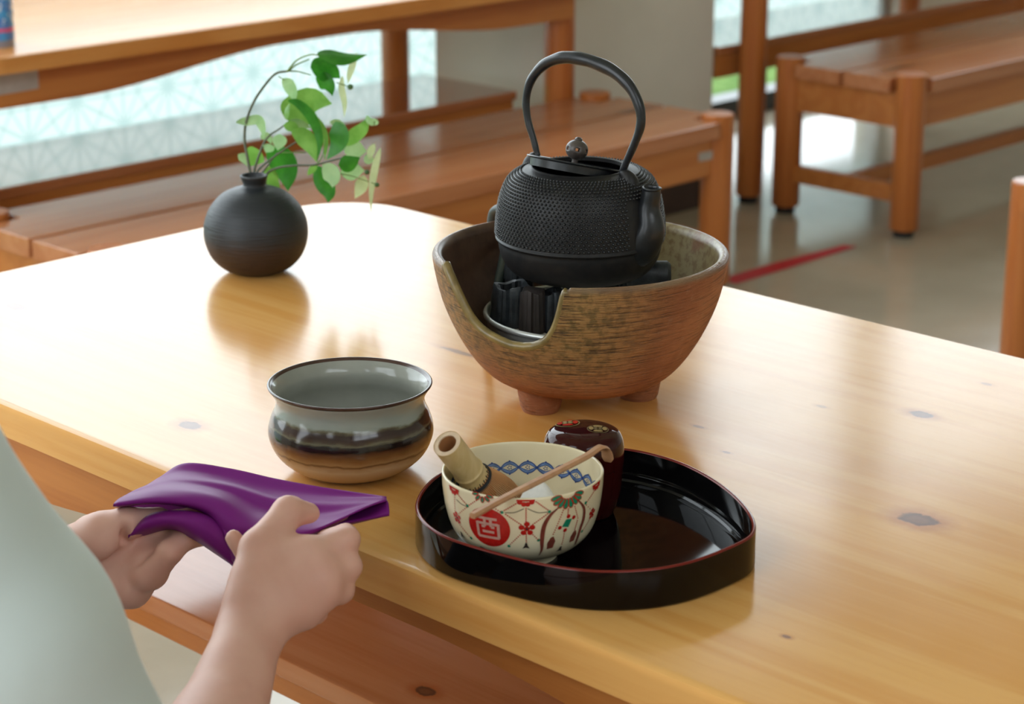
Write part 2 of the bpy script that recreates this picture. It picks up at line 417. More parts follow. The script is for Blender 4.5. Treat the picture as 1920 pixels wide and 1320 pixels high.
b2 = copy_tree(bn); b2['label'] = 'pine bench by the grey wall, its two left posts and stretchers fully seen'; place(b2, 5.215, 3.077)
b3 = copy_tree(bn); b3['label'] = 'pine bench beyond the table corner, only one round pale post showing'; place(b3, 3.749, 1.236, R_(90))
b4 = copy_tree(bn); b4['label'] = 'pine bench that the person in white is sitting on'; place(b4, .46, 1.05, R_(90))

def make_wbench(label, rz=.335):
    t = thing('plank_bench', label, 'bench')
    MB().box(-.775, .775, -.16, .16, .398, .420, .004).obj('plank', M['bench_top'], t, local=True, smooth=30)
    MB().box(-.77, .77, -.152, -.127, rz, .398, .003).obj('rail', M['bench_edge'], t, local=True)
    MB().box(-.77, .77, .127, .152, rz, .398, .003).obj('rail', M['bench_edge'], t, local=True)
    for s in (-1, 1):
        MB().box(s*.40-.020, s*.40+.020, -.022, .022, 0, .397, .004).obj('leg', M['post'], t, local=True)
        MB().box(s*.40-.012, s*.40+.012, -.126, .126, rz, .398, .003).obj('end_rail', M['bench_edge'], t, local=True)
    return t
wb = make_wbench('narrow plank bench reflecting the window, pushed under the far table'); place(wb, 2.745, 3.566)
wb2 = copy_tree(wb); wb2['label'] = 'narrow plank bench behind the round-post bench at the back right'; place(wb2, 5.105, 3.614)
wb3 = make_wbench('narrow plank bench with a dark knot, under the tea table edge', .373); place(wb3, 1.347, 1.09, R_(-90))
for ch in wb3.children:
    if ch.name.startswith('plank'): ch.data = ch.data.copy(); ch.data.materials[0] = M['bench_knot']

# ------------------------------------------------------------------ lathe surfaces with ray hits, used to print marks where they stand
def lathe_prof(P, n=6): return crom(P, n)
def hit(px, py, axis, prof, z0, d0, d1, inside=False):
    """point of the lathe surface that pixel sees"""
    zs = np.array([p[1] for p in prof])+z0; rs = np.array([p[0] for p in prof]); o = np.argsort(zs); zs, rs = zs[o], rs[o]
    dd = np.linspace(d0, d1, 3000); P = CAM+ray(px, py)[None]*dd[:, None]
    rad = np.hypot(P[:, 0]-axis[0], P[:, 1]-axis[1]); ins = (rad < np.interp(P[:, 2], zs, rs)) & (P[:, 2] > zs[0]) & (P[:, 2] < zs[-1])
    idx = np.where(ins)[0]
    if len(idx) == 0: return None
    return P[idx[-1] if inside else idx[0]]

# ------------------------------------------------------------------ brazier bowl
def furo_mat():
    t = NT('furo_clay'); p = t.objc(); s = t.sep(p)
    ang = t.math('ARCTAN2', s[1], s[0])
    cyl = t.comb(t.math('MULTIPLY', ang, .42), t.math('ADD', t.math('MULTIPLY', s[2], 62.0), t.math('MULTIPLY', t.math('SINE', t.math('MULTIPLY', ang, 2.0)), .12)), 0.0)
    n1 = t.noise(cyl, 7.0, 4, .75); n2 = t.noise(p, 18, 4); n3 = t.noise(p, 140, 3)
    front = t.vmath('DOT_PRODUCT', t.vmath('NORMALIZE', t.vmath('MULTIPLY', p, (1, 1, 0))), (float(-HF[0]*.85-RGT[0]*.53), float(-HF[1]*.85-RGT[1]*.53), 0))
    gl = t.math('MULTIPLY', t.smooth(front, .25, .92), t.smooth(t.math('ADD', s[2], t.math('MULTIPLY', n2, .06)), .045, .12))
    clay = t.mix(t.smooth(n2, .35, .65), s2l((164, 100, 64)), s2l((194, 128, 86)))
    clay = t.mix(t.math('MULTIPLY', t.smooth(n3, .55, .75), .4), clay, s2l((196, 150, 116)))
    col = t.mix(gl, clay, t.mix(t.smooth(n3, .4, .65), s2l((176, 134, 78)), s2l((124, 100, 54))))
    col = t.mix(t.math('MULTIPLY', t.smooth(n1, .50, .36), t.math('ADD', .45, t.math('MULTIPLY', gl, .45))), col, s2l((58, 36, 24)))
    rim = t.smooth(s[2], .1335, .139)
    col = t.mix(t.math('MULTIPLY', rim, .8), col, t.mix(t.smooth(n2, .4, .6), s2l((140, 118, 92)), s2l((118, 92, 74))))
    t.bsdf(col, t.math('SUBTRACT', .62, t.math('MULTIPLY', rim, .32)), .45, 0, t.bump(n1, 1.0, .004)); return t.m
def furo_in_mat():
    t = NT('furo_glaze_inside'); p = t.objc(); s = t.sep(p)
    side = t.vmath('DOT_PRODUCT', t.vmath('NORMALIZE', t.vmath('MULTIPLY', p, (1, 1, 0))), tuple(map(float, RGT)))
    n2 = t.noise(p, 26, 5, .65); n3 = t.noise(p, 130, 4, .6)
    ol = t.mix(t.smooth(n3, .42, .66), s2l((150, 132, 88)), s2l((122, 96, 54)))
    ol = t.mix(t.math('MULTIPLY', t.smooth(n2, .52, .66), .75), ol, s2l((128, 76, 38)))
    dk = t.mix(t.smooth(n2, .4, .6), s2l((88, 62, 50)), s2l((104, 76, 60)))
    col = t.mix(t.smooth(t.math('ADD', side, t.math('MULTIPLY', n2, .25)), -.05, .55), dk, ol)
    t.bsdf(col, .35, .5, 0, t.bump(n3, .15, .001)); return t.m
M['furo'] = furo_mat(); M['furo_in'] = furo_in_mat()
FX = V(1084, 742, .70)[:2]; FA = np.array([1.372, 1.2475])
fprof = [(.040, .0150), (.064, .0175), (.082, .0258), (.095, .0380), (.107, .0550), (.1178, .0755), (.126, .0960), (.1315, .1170), (.1345, .1340), (.1347, .1405)]
fs = lathe_prof(fprof, 5)
fur = thing('brazier_bowl', 'combed orange-brown clay brazier bowl with cut-away front on the table', 'brazier', (FA[0], FA[1], .70))
def az(P): 
    q = np.array([P[0]-FA[0], P[1]-FA[1]]); return math.atan2(np.dot(q, RGT[:2]), -np.dot(q, HF[:2]))
notch = []
for x, y in ((829, 494), (838, 520), (850, 547), (862, 572), (876, 596), (892, 614), (908, 626), (930, 638), (952, 647), (976, 651), (998, 650), (1016, 644), (1030, 633), (1041, 615), (1048, 595), (1053, 575), (1056, 558), (1058, 547)):
    h = hit(x, y, FA, fs, .70, 1.6, 2.2)
    if h is not None: notch.append((az(h), h[2]-.70))
na = np.array([q[0] for q in notch]); nz = np.array([q[1] for q in notch])
o_ = np.argsort(na); na, nz = na[o_], nz[o_]
na = np.concatenate([[na[0]-.012], na, [na[-1]+.022, na[-1]+.034]]); nz = np.concatenate([[.1405], nz, [.1385, .1405]])
def ztop(a):
    if a <= na[0] or a >= na[-1]: return .1405
    return float(np.interp(a, na, nz))
angs = sorted(set(list(np.linspace(-math.pi, math.pi, 181)[:-1])+list(np.linspace(na[0]-.02, na[-1]+.02, 150))))
TH = .0095; NW = 26
def ro_at(z): return float(np.interp(z, fs[:, 1], fs[:, 0]))
ov, iv, of, if_ = [], [], [], []
for a in angs:
    zt = ztop(a); dr = math.sin(a)*RGT[:2]-math.cos(a)*HF[:2]
    col = []
    for k in range(NW+1):
        z = .015+(zt-.004-.015)*k/NW; col.append((ro_at(z), z))
    r1 = ro_at(zt)
    for q in (30, 60, 90): col.append((r1-TH/2+TH/2*math.cos(R_(q)), zt-.004+.004*math.sin(R_(q))))
    ov += [(FA[0]+dr[0]*r, FA[1]+dr[1]*r, .70+z) for r, z in col]
    ci = [(r1-TH/2, zt), (r1-TH*.75, zt-.0008), (r1-TH, zt-.004)]
    for k in range(1, NW+1):
        z = zt-.004-(zt-.004-.026)*k/NW; ci.append((max(.03, ro_at(z)-TH), z))
    iv += [(FA[0]+dr[0]*r, FA[1]+dr[1]*r, .70+z) for r, z in ci]
def gridf(na_, m):
    f = []
    for i in range(na_):
        j = (i+1) % na_
        for k in range(m-1): f.append([i*m+k, j*m+k, j*m+k+1, i*m+k+1])
    return f
mo, mi = len(ov)//len(angs), len(iv)//len(angs); NA = len(angs)
ofc = gridf(NA, mo); ofc.append([i*mo for i in range(NA)][::-1])
mk('bowl_wall', ov, ofc, M['furo'], fur, smooth=55)
ifc = gridf(NA, mi); ifc.append([i*mi+mi-1 for i in range(NA)])
mk('inner_glaze', iv, ifc, M['furo_in'], fur, smooth=55)
lipP = []
for a in np.linspace(na[0]+.006, na[-1]-.014, 90):
    zt = ztop(a); dr = math.sin(a)*RGT[:2]-math.cos(a)*HF[:2]; r = ro_at(zt)-TH/2; lipP.append((FA[0]+dr[0]*r, FA[1]+dr[1]*r, .70+zt-.0012))
lipP = np.array(lipP); 
for _ in range(2): lipP[1:-1] = .25*lipP[:-2]+.5*lipP[1:-1]+.25*lipP[2:]
M['lip'] = plain('olive_glaze_lip', (134, 114, 68), .3, .5, nz=.25, nscale=60)
MB().tube(lipP, .0042, 14).obj('notch_lip', M['lip'], fur, smooth=180)
for (x, y) in ((1014, 781), (1199, 756)):
    c = V(x, y, .70)+HF*.019
    MB().lathe([(0, 0), (.0165, 0), (.0185, .004), (.021, .018), (.024, .030), (0, .030)], (c[0], c[1], .70), 24).obj('foot', M['furo'], fur)
c = FA+HF[:2]*.062-RGT[:2]*.012
MB().lathe([(0, 0), (.0165, 0), (.0185, .004), (.021, .018), (.024, .030), (0, .030)], (c[0], c[1], .70), 24).obj('foot', M['furo'], fur)

# heater dish
M['steel'] = plain('brushed_steel', (214, 216, 214), .42, .5, .7, nz=.05, nscale=120)
M['ceramic'] = plain('white_ceramic', (214, 206, 192), .6, nz=.08)
dish = thing('heater_dish', 'round steel heater dish with white plate inside the clay brazier', 'heater', (FA[0], FA[1], .772))
ZD = .7735
MB().lathe(crom([(0, ZD-.008), (.070, ZD-.008), (.081, ZD), (.0845, ZD+.008), (.0865, ZD+.0095), (.0885, ZD+.008), (.0885, ZD+.0055), (.086, ZD+.003), (.084, ZD-.004), (.072, ZD-.012), (0, ZD-.012)], 3), (FA[0], FA[1], 0), 72).obj('dish', M['steel'], dish, smooth=60)
MB().lathe([(0, ZD-.001), (.073, ZD-.001), (.075, ZD-.003), (.075, ZD-.0085), (0, ZD-.0085)], (FA[0], FA[1], 0), 48).obj('plate', M['ceramic'], dish)

# charcoals
def char_mat():
    t = NT('charcoal'); n = t.noise(t.objc(), 60, 5, .65)
    t.bsdf(t.mix(t.smooth(n, .35, .7), s2l((22, 26, 30)), s2l((52, 58, 62))), .5, .5, 0, t.bump(n, .5, .002)); return t.m
M['char'] = char_mat()
M['char_b'] = plain('charcoal_brown', (44, 36, 32), .6, nz=.25, nscale=50, bump=.3)
def make_char(name, r, h, hollow, lean, m, seed, c):
    rs = np.random.default_rng(seed); n = 40; v = []; f = []
    rad = np.array([1+.10*abs(math.sin(4.5*2*math.pi*k/n+seed))+.05*rs.normal() for k in range(n)])
    zs = [0, .003, h*.35, h*.7, h-.003, h]; sc = [.94+lean, 1.0+lean, .97+lean*.5, .94, .93, .88]
    for z, s in zip(zs, sc):
        for k in range(n): a = 2*math.pi*k/n; v.append((r*s*rad[k]*math.cos(a), r*s*rad[k]*math.sin(a), z+(.0018*math.sin(3*a+seed) if z > h*.8 else 0)))
    if hollow:
        for z, s in ((h-.001, hollow), (h*.5, hollow*.8)):
            for k in range(n): a = 2*math.pi*k/n; v.append((r*s*rad[k]**2*math.cos(a), r*s*rad[k]**2*math.sin(a), z+.0018*math.sin(3*a+seed)))
    m_ = len(v)//n
    for i in range(m_-1):
        for k in range(n): f.append([i*n+k, i*n+(k+1) % n, (i+1)*n+(k+1) % n, (i+1)*n+k])
    f.append(list(range(n))[::-1]); f.append([(m_-1)*n+k for k in range(n)])
    o = mk(name, v, f, m, None, local=True, smooth=35); o.location = c; return o
chs = [((960, 606), .0170, .0365, .62, .10, 'char', 'hollow black charcoal log at the left of the brazier opening'),
       ((999, 622), .0105, .0390, 0, .02, 'char_b', 'brown-black flat-topped charcoal standing at the brazier opening'),
       ((1034, 617), .0125, .036, .4, .14, 'char', 'bluish black charcoal half behind the notch edge of the brazier'),
       ((972, 574), .0135, .0435, .5, .05, 'char', 'charcoal just behind the hollow log, under the kettle'),
       ((1085, 590), .014, .0420, 0, .04, 'char', 'charcoal under the kettle, mostly hidden by the bowl front'),
       ((1190, 583), .014, .0435, .5, .04, 'char', 'charcoal at the right side under the kettle spout'),
       ((1150, 560), .014, .0430, .5, .04, 'char', 'charcoal far back in the brazier below the kettle')]
for i, ((x, y), r, h, ho, le, mm, lab) in enumerate(chs):
    c = V(x, y, .7725); c[2] = .7725
    tag(make_char('charcoal', r, h, ho, le, M[mm], i*3+1, c), lab, 'charcoal', 'charcoals in the brazier')
lg = MB().lathe([(0, -.02), (.010, -.02), (.0125, -.017), (.0125, .017), (.010, .02), (0, .02)], (0, 0, 0), 14, M=np.stack([HF*.3+np.array([0, 0, .95]), HF*.95-np.array([0, 0, .3]), RGT], 1))
o = lg.obj('charcoal', M['char'], None, local=True, smooth=35); o.location = [float(x) for x in D(1216, 514, 1.93)]
tag(o, 'charcoal stick lying on top at the right of the kettle base', 'charcoal', 'charcoals in the brazier')

# power cord
M['cord'] = plain('grey_cord', (150, 158, 154), .45, nz=.08)
M['cord_d'] = plain('dark_cord', (58, 68, 66), .45, nz=.1)
cdr = -RGT*.56+HF*.83; cdr /= np.linalg.norm(cdr); c0 = np.array([FA[0], FA[1], .70]); zz_ = np.array([0, 0, 1.0])
cp = [D(926, 580, 1.955), D(934, 535, 1.965), D(944, 485, 1.99), c0+cdr*.120+zz_*.128, c0+cdr*.127+zz_*.1475, c0+cdr*.137+zz_*.1495, c0+cdr*.146+zz_*.138, c0+cdr*.148+zz_*.10, c0+cdr*.150+zz_*.05, c0+cdr*.158+zz_*.010, c0+cdr*.175+HF*.01+zz_*.0047, c0+cdr*.20+HF*.05+zz_*.0047]
tag(MB().tube(crom(cp, 8), .0045, 10).obj('power_cord', M['cord_d'], loc=c0+cdr*.16), 'grey cord running from the heater over the back rim of the brazier', 'cord')

# ------------------------------------------------------------------ iron kettle
def iron_mat(name, a, b, rough, spec=.5):
    t = NT(name); n = t.noise(t.objc(), 120, 4, .6)
    t.bsdf(t.mix(t.smooth(n, .35, .7), s2l(a), s2l(b)), rough, spec, 0, t.bump(n, .12, .0008)); return t.m
M['iron'] = iron_mat('cast_iron', (25, 25, 26), (36, 34, 33), .46, .32)
M['iron_b'] = iron_mat('cast_iron_smooth', (23, 25, 28), (34, 36, 38), .32)
M['knob'] = iron_mat('bronze_knob', (62, 54, 50), (86, 78, 72), .35)
KA = FA+RGT[:2]*(-.0005); K0 = .70
ket = thing('iron_kettle', 'black cast-iron kettle with studded body, lid ajar, in the brazier', 'kettle', (KA[0], KA[1], K0+.117))
kp = crom([(.0405, .2168), (.043, .2172), (.0455, .2160), (.055, .2130), (.065, .2055), (.0718, .1900), (.0750, .1720), (.0758, .1600), (.0760, .1545)], 6)
kp2 = crom([(.0760, .1545), (.0770, .1530), (.0765, .1516), (.0742, .1502), (.0738, .1440), (.0708, .1335), (.0640, .1240), (.0545, .1187), (.040, .1175)], 4)
prof = [tuple(q) for q in kp]+[tuple(q) for q in kp2[1:]]+[(0, .117)]
inner = [(0, .121), (.05, .124), (.068, .14), (.072, .16), (.068, .19), (.052, .209), (.0405, .2135), (.0405, .2168)]
MB().lathe(inner+prof[1:], (KA[0], KA[1], K0), 96).obj('body', M['iron'], ket, smooth=60)
# studs: rows round the shoulder
arc = np.concatenate([[0], np.cumsum(np.linalg.norm(np.diff(kp, axis=0), axis=1))])
mb = MB(); rows = 22; NS = 108
dirS = np.array([.091, -.996])
for j in range(rows):
    s = arc[-1]*(.17+.80*j/(rows-1)); r = np.interp(s, arc, kp[:, 0]); z = np.interp(s, arc, kp[:, 1])
    r2 = np.interp(s+.0005, arc, kp[:, 0]); z2 = np.interp(s+.0005, arc, kp[:, 1]); tz, tr = (z2-z), (r2-r); L = math.hypot(tz, tr); nr_, nz_ = -tz/L, tr/L
    sz = .00132*min(1, r/.068); cnt = NS
    for k in range(cnt):
        a = 2*math.pi*(k+.5*(j % 2))/cnt; ca, sa = math.cos(a), math.sin(a)
        if ca*dirS[0]+sa*dirS[1] > .955 and z < .197: continue
        n_ = np.array([nr_*ca, nr_*sa, nz_]); tg = np.array([-sa, ca, 0]); bt = np.cross(n_, tg); c = np.array([KA[0]+r*ca, KA[1]+r*sa, K0+z])
        v = []
        for hh, q in ((-.0004, 1.0), (.0008, .86), (.0016, .48)):
            for i in range(6): b_ = math.pi/3*i; v.append(c+n_*hh+(tg*math.cos(b_)+bt*math.sin(b_))*sz*q)
        v.append(c+n_*.0020)
        mb.add(v, [[q*6+i, q*6+(i+1) % 6, q*6+6+(i+1) % 6, q*6+6+i] for q in (0, 1) for i in range(6)]+[[12+i, 12+(i+1) % 6, 18] for i in range(6)])
M['iron_n'] = iron_mat('cast_iron_studs', (26, 28, 30), (38, 39, 40), .32, .6)
h = mb.obj('hobnails', M['iron_n'], ket, smooth=180); h['kind'] = 'stuff'
# spout and handle stand in the plane through the axis that looks along -y
dv = np.array([dirS[0], dirS[1], 0])/np.linalg.norm(dirS); npl = np.array([dv[1], -dv[0], 0.0]); KC = np.array([KA[0], KA[1], K0])
def uz(x, y):
    P = on_plane(x, y, KC, npl)-KC; return np.dot(P, dv), P[2]
tip = uz(1222, 352)
sp = [(.056, .150), (.068, .158), (.0765, .172), (tip[0]-.003, .188), (tip[0]-.0005, tip[1]-.006), (tip[0], tip[1])]
spc = crom([KC+dv*u+np.array([0, 0, z]) for u, z in sp], 6); sr = np.interp(np.linspace(0, 1, len(spc)), [0, .2, .45, .7, .93, 1], [.021, .0185, .0130, .0090, .0080, .0090])
spo = MB().tube(spc, sr, 24, cap=False).obj('spout', M['iron_b'], ket, smooth=180); sol = spo.modifiers.new('thick', 'SOLIDIFY'); sol.thickness = .0018; sol.offset = -1
hp = [(1008, 292), (1006, 284), (1000, 260), (990, 226), (986.5, 188), (995, 152), (1017, 124), (1045, 110), (1072, 108), (1108, 115), (1150, 134), (1181, 163), (1199, 201), (1201, 235), (1189, 271), (1173, 307), (1166, 324)]
hc = []
for x, y in hp: u, z = uz(x, y); hc.append(KC+dv*u+np.array([0, 0, z]))
hcs = crom(hc, 6)
hr = np.interp(np.linspace(0, 1, len(hcs)), [0, .1, .25, .4, .5, .6, .75, .9, 1], [.0028, .0030, .0035, .0050, .0059, .0060, .0045, .0034, .0030])
hr = hr*(1+.03*np.sin(np.arange(len(hr))*.9))
MB().tube(hcs, hr, 16).obj('handle', M['iron_b'], ket, smooth=180)
for e, off in ((hc[0], (998, 304)), (hc[-1], (1179, 338))):
    u, z = uz(*off); c = KC+dv*u+np.array([0, 0, z])
    P = crom([c+np.array([0, 0, -.010])+dv*.003*np.sign(u), c+np.array([0, 0, .001]), e+np.array([0, 0, .001])], 5)
    l = MB().tube(P, np.interp(np.linspace(0, 1, len(P)), [0, .4, .8, 1], [.0085, .0078, .0055, .0035]), 14).obj('lug', M['iron'], ket, smooth=180)
# lid, tilted with its front raised
dn = R_(10.2); ft = R_(11.5)
LX = RGT*math.cos(dn)-np.array([0, 0, 1])*math.sin(dn); LY = HF*math.cos(ft)-np.array([0, 0, 1])*math.sin(ft); LY -= LX*np.dot(LX, LY); LY /= np.linalg.norm(LY); LZ = np.cross(LX, LY)
LM = np.stack([LX, LY, LZ], 1)
LC = on_plane(1077, 306.5, np.array([KA[0], KA[1], K0]), HF)
lid = MB().lathe([(0, -.0035), (.030, -.003), (.037, -.0015), (.0405, .0005), (.0432, .0012), (.0436, .0002), (.0428, -.0008), (.0400, -.0012), (.0393, -.0078), (.0378, -.0078), (.038, -.005), (0, -.0055)], LC, 72, LM).obj('lid', M['iron_b'], ket, smooth=50)
KN_C = LC+LZ*.0125
bm = bmesh.new(); bmesh.ops.create_uvsphere(bm, u_segments=30, v_segments=18, radius=.0102)
kill = []
for fc in bm.faces:
    c = fc.calc_center_median(); a = math.degrees(math.atan2(c.y, c.x)) % 60; zz = c.z/.0098
    if abs(a-30) < 10 and abs(zz+.02) < .2: kill.append(fc)
bmesh.ops.delete(bm, geom=kill, context='FACES')
kv = MB().bm(bm); KV = (np.array(kv.v)*np.array([1, 1, .9])) @ LM.T + KN_C
kb = mk('knob', KV, kv.f, M['knob'], lid, smooth=60)
sol = kb.modifiers.new('thick', 'SOLIDIFY'); sol.thickness = .0014
MB().lathe([(0, -.015), (.0034, -.015), (.0026, -.010), (.003, -.0085), (0, -.0085)], KN_C, 16, LM).obj('knob_stem', M['knob'], lid)
MB().lathe([(0, .0082), (.0034, .0082), (.0036, .0095), (.002, .0112), (0, .0115)], KN_C, 12, LM).obj('knob_bud', M['knob'], lid)

# ------------------------------------------------------------------ waste-water bowl
def kensui_mat():
    t = NT('kensui_glaze'); p = t.objc(); s = t.sep(p)
    ang = t.math('ARCTAN2', s[1], s[0]); cyl = t.comb(t.math('MULTIPLY', ang, .6), t.math('MULTIPLY', s[2], 30.0), 0.0)
    n1 = t.noise(cyl, 5, 4, .6); n2 = t.noise(p, 30, 3)
    z = t.math('ADD', s[2], t.math('ADD', t.math('MULTIPLY', t.math('SUBTRACT', n1, .5), .006), t.math('MULTIPLY', t.math('SUBTRACT', n2, .5), .005)))
    zz = t.math('DIVIDE', z, .08)
    col = t.ramp(zz, [(0.0, s2l((182, 156, 128))), (.24, s2l((196, 172, 142))), (.30, s2l((172, 138, 100))), (.325, s2l((112, 76, 46))), (.345, s2l((164, 126, 84))), (.40, s2l((132, 90, 52))), (.46, s2l((92, 58, 36))), (.49, s2l((40, 28, 22))), (.54, s2l((34, 26, 24))), (.56, s2l((104, 98, 76))), (.585, s2l((70, 52, 38))), (.61, s2l((56, 36, 28))), (.655, s2l((52, 36, 30))), (.675, s2l((92, 84, 60))), (.70, s2l((146, 152, 142))), (.95, s2l((166, 173, 168)))])
    t.bsdf(col, .13, .5, 0, t.bump(n1, .08, .001)); return t.m
def celadon():
    t = NT('celadon_inside'); n = t.noise(t.objc(), 25, 3); t.bsdf(t.mix(t.smooth(n, .3, .7), s2l((148, 150, 141)), s2l((160, 161, 152))), .14, .5); return t.m
M['kensui'] = kensui_mat(); M['kensui_in'] = celadon(); M['kensui_rim'] = plain('iron_rim_glaze', (74, 52, 44), .2, nz=.15)
KEN = V(656, 719, .7755); KEN[2] = .70
kt = thing('waste_water_bowl', 'round-bellied grey-green glazed pot with brown bands on the table', 'bowl', KEN)
ko = crom([(.0675, .0763), (.0668, .0735), (.0635, .0680), (.0618, .0625), (.0630, .0560), (.0665, .0480), (.0690, .0380), (.0680, .0290), (.0625, .0175), (.0525, .0080), (.0430, .0030), (.0375, .0022)], 5)
MB().lathe([tuple(q) for q in ko]+[(.037, 0), (.033, 0), (.032, .003), (0, .003)], KEN, 96).obj('body', M['kensui'], kt, smooth=50)
MB().lathe(crom([(.0645, .0750), (.0610, .0705), (.0585, .0640), (.0600, .0560), (.0640, .0470), (.0655, .0370), (.0620, .0220), (.048, .010), (0, .007)], 5), KEN, 96).obj('inside', M['kensui_in'], kt, smooth=60)
MB().lathe(crom([(.0645, .0750), (.0660, .0766), (.0678, .0771), (.0686, .0764), (.0683, .0752), (.0668, .0737)], 4), KEN, 96).obj('rim', M['kensui_rim'], kt, smooth=60)

# ------------------------------------------------------------------ tray
def lacq(name, rgb, rough=.06): return plain(name, rgb, rough, .24, nz=.06, nscale=12)
M['lacq'] = lacq('black_lacquer', (9, 8, 9)); M['lacq_red'] = lacq('red_brown_lacquer_edge', (112, 34, 26), .15)
tp = [(778, 940), (793, 912), (830, 880), (900, 862), (1000, 850), (1100, 838), (1172, 838), (1240, 853), (1290, 870), (1340, 897), (1380, 927), (1408, 958), (1419, 983), (1413, 1003), (1390, 1017), (1330, 1043), (1270, 1060), (1200, 1070), (1100, 1071), (1000, 1055), (930, 1037), (870, 1020), (825, 1003), (795, 982), (780, 960)]
TZ = .7315
W = np.array([V(x, y, TZ)[:2] for x, y in tp]); tc = W.mean(0)
ts = crom(W, 6, closed=True)
for _ in range(12): ts = .5*ts+.25*(np.roll(ts, 1, 0)+np.roll(ts, -1, 0))
d_ = np.roll(ts, -1, 0)-np.roll(ts, 1, 0); n_ = np.stack([-d_[:, 1], d_[:, 0]], 1); n_ /= np.linalg.norm(n_, axis=1)[:, None]
if np.mean(np.sum(n_*(ts-tc), 1)) < 0: n_ = -n_
n_ = .25*np.roll(n_, 3, 0)+.5*n_+.25*np.roll(n_, -3, 0)
tray = thing('lacquer_tray', 'black rounded lacquer tray with red-brown rim at the table edge', 'tray', (tc[0], tc[1], .70))
TN = len(ts)
def ring(off, z): return [(p[0]+q[0]*off, p[1]+q[1]*off, z) for p, q in zip(ts, n_)]
def loft(rings, cap0=False, cap1=False):
    v = sum(rings, []); f = []
    for r in range(len(rings)-1):
        for k in range(TN): f.append([r*TN+k, r*TN+(k+1) % TN, (r+1)*TN+(k+1) % TN, (r+1)*TN+k])
    if cap0: f.append(list(range(TN))[::-1])
    if cap1: f.append([(len(rings)-1)*TN+k for k in range(TN)])
    return v, f
v, f = loft([ring(-.004, .7000), ring(-.001, .7006), ring(.0002, .7025), ring(0, .7303)], cap0=True); mk('wall', v, f, M['lacq'], tray, smooth=50)
v, f = loft([ring(-.0030, .7303), ring(-.0030, .7125), ring(-.0034, .7115), ring(-.0056, .7108), ring(-.0060, .7100), ring(-.0060, .7065), ring(-.0075, .7050)], cap1=True); mk('inside', v, f, M['lacq'], tray, smooth=40)
v, f = loft([ring(0, .7303), ring(-.0003, .7312), ring(-.0015, .7316), ring(-.0027, .7312), ring(-.0030, .7303)]); mk('rim', v, f, M['lacq_red'], tray, smooth=60)
TF = .7052

# ------------------------------------------------------------------ tea bowl
def cream():
    t = NT('cream_glaze'); n = t.noise(t.objc(), 20, 3); t.bsdf(t.mix(t.smooth(n, .3, .7), s2l((222, 208, 172)), s2l((230, 218, 186))), .16, .5); return t.m
M['cream'] = cream()
M['p_red'] = plain('red_enamel', (176, 30, 24), .25, nz=.12, nscale=300); M['p_green'] = plain('green_enamel', (28, 128, 96), .25, nz=.1, nscale=300)
M['p_brown'] = plain('brown_enamel', (122, 58, 46), .3, nz=.2, nscale=200); M['p_blue'] = plain('blue_underglaze', (104, 130, 172), .2, nz=.25, nscale=200)
M['p_dark'] = plain('dark_blue_underglaze', (48, 74, 132), .2, nz=.2, nscale=200)
M['p_pink'] = plain('pale_clay_mark', (192, 150, 136), .35, nz=.1, nscale=300); M['p_black'] = plain('dark_enamel', (52, 40, 36), .3, nz=.1)
M['p_grey'] = plain('grey_enamel', (134, 124, 104), .3, nz=.1)
BC = V(980, 881, TF+.067); BC[2] = TF
bo = crom([(.0265, .0050), (.0300, .0068), (.0420, .0125), (.0520, .0235), (.0573, .0390), (.0597, .0550), (.0603, .0668)], 8)
bi = crom([(.0582, .0668), (.0572, .0540), (.0548, .0390), (.0490, .0240), (.0390, .0150), (.020, .0105), (0, .010)], 6)
bowl = thing('tea_bowl', 'cream tea bowl painted with a red seal disc and flowers, on the tray', 'bowl', BC)
MB().lathe([(0, .003), (.022, .003), (.0225, 0), (.0262, 0)]+[tuple(q) for q in bo]+[(.0599, .0677), (.0592, .0679), (.0585, .0676)]+[tuple(q) for q in bi], BC, 128).obj('body', M['cream'], bowl, smooth=60)
def bpt(phi, z, off=.0003, inside=False):
    pr = bi if inside else bo
    o = np.argsort(pr[:, 1]); r = np.interp(z, pr[o, 1], pr[o, 0])+(-off if inside else off)
    dr = math.sin(phi)*RGT-math.cos(phi)*HF
    return np.array([BC[0], BC[1], BC[2]+z])+dr*r
def bhit(x, y):
    h = hit(x, y, BC, bo, BC[2], 1.35, 1.8)
    if h is None: return None
    q = h-BC; return math.atan2(np.dot(q, RGT), -np.dot(q, HF)), q[2]
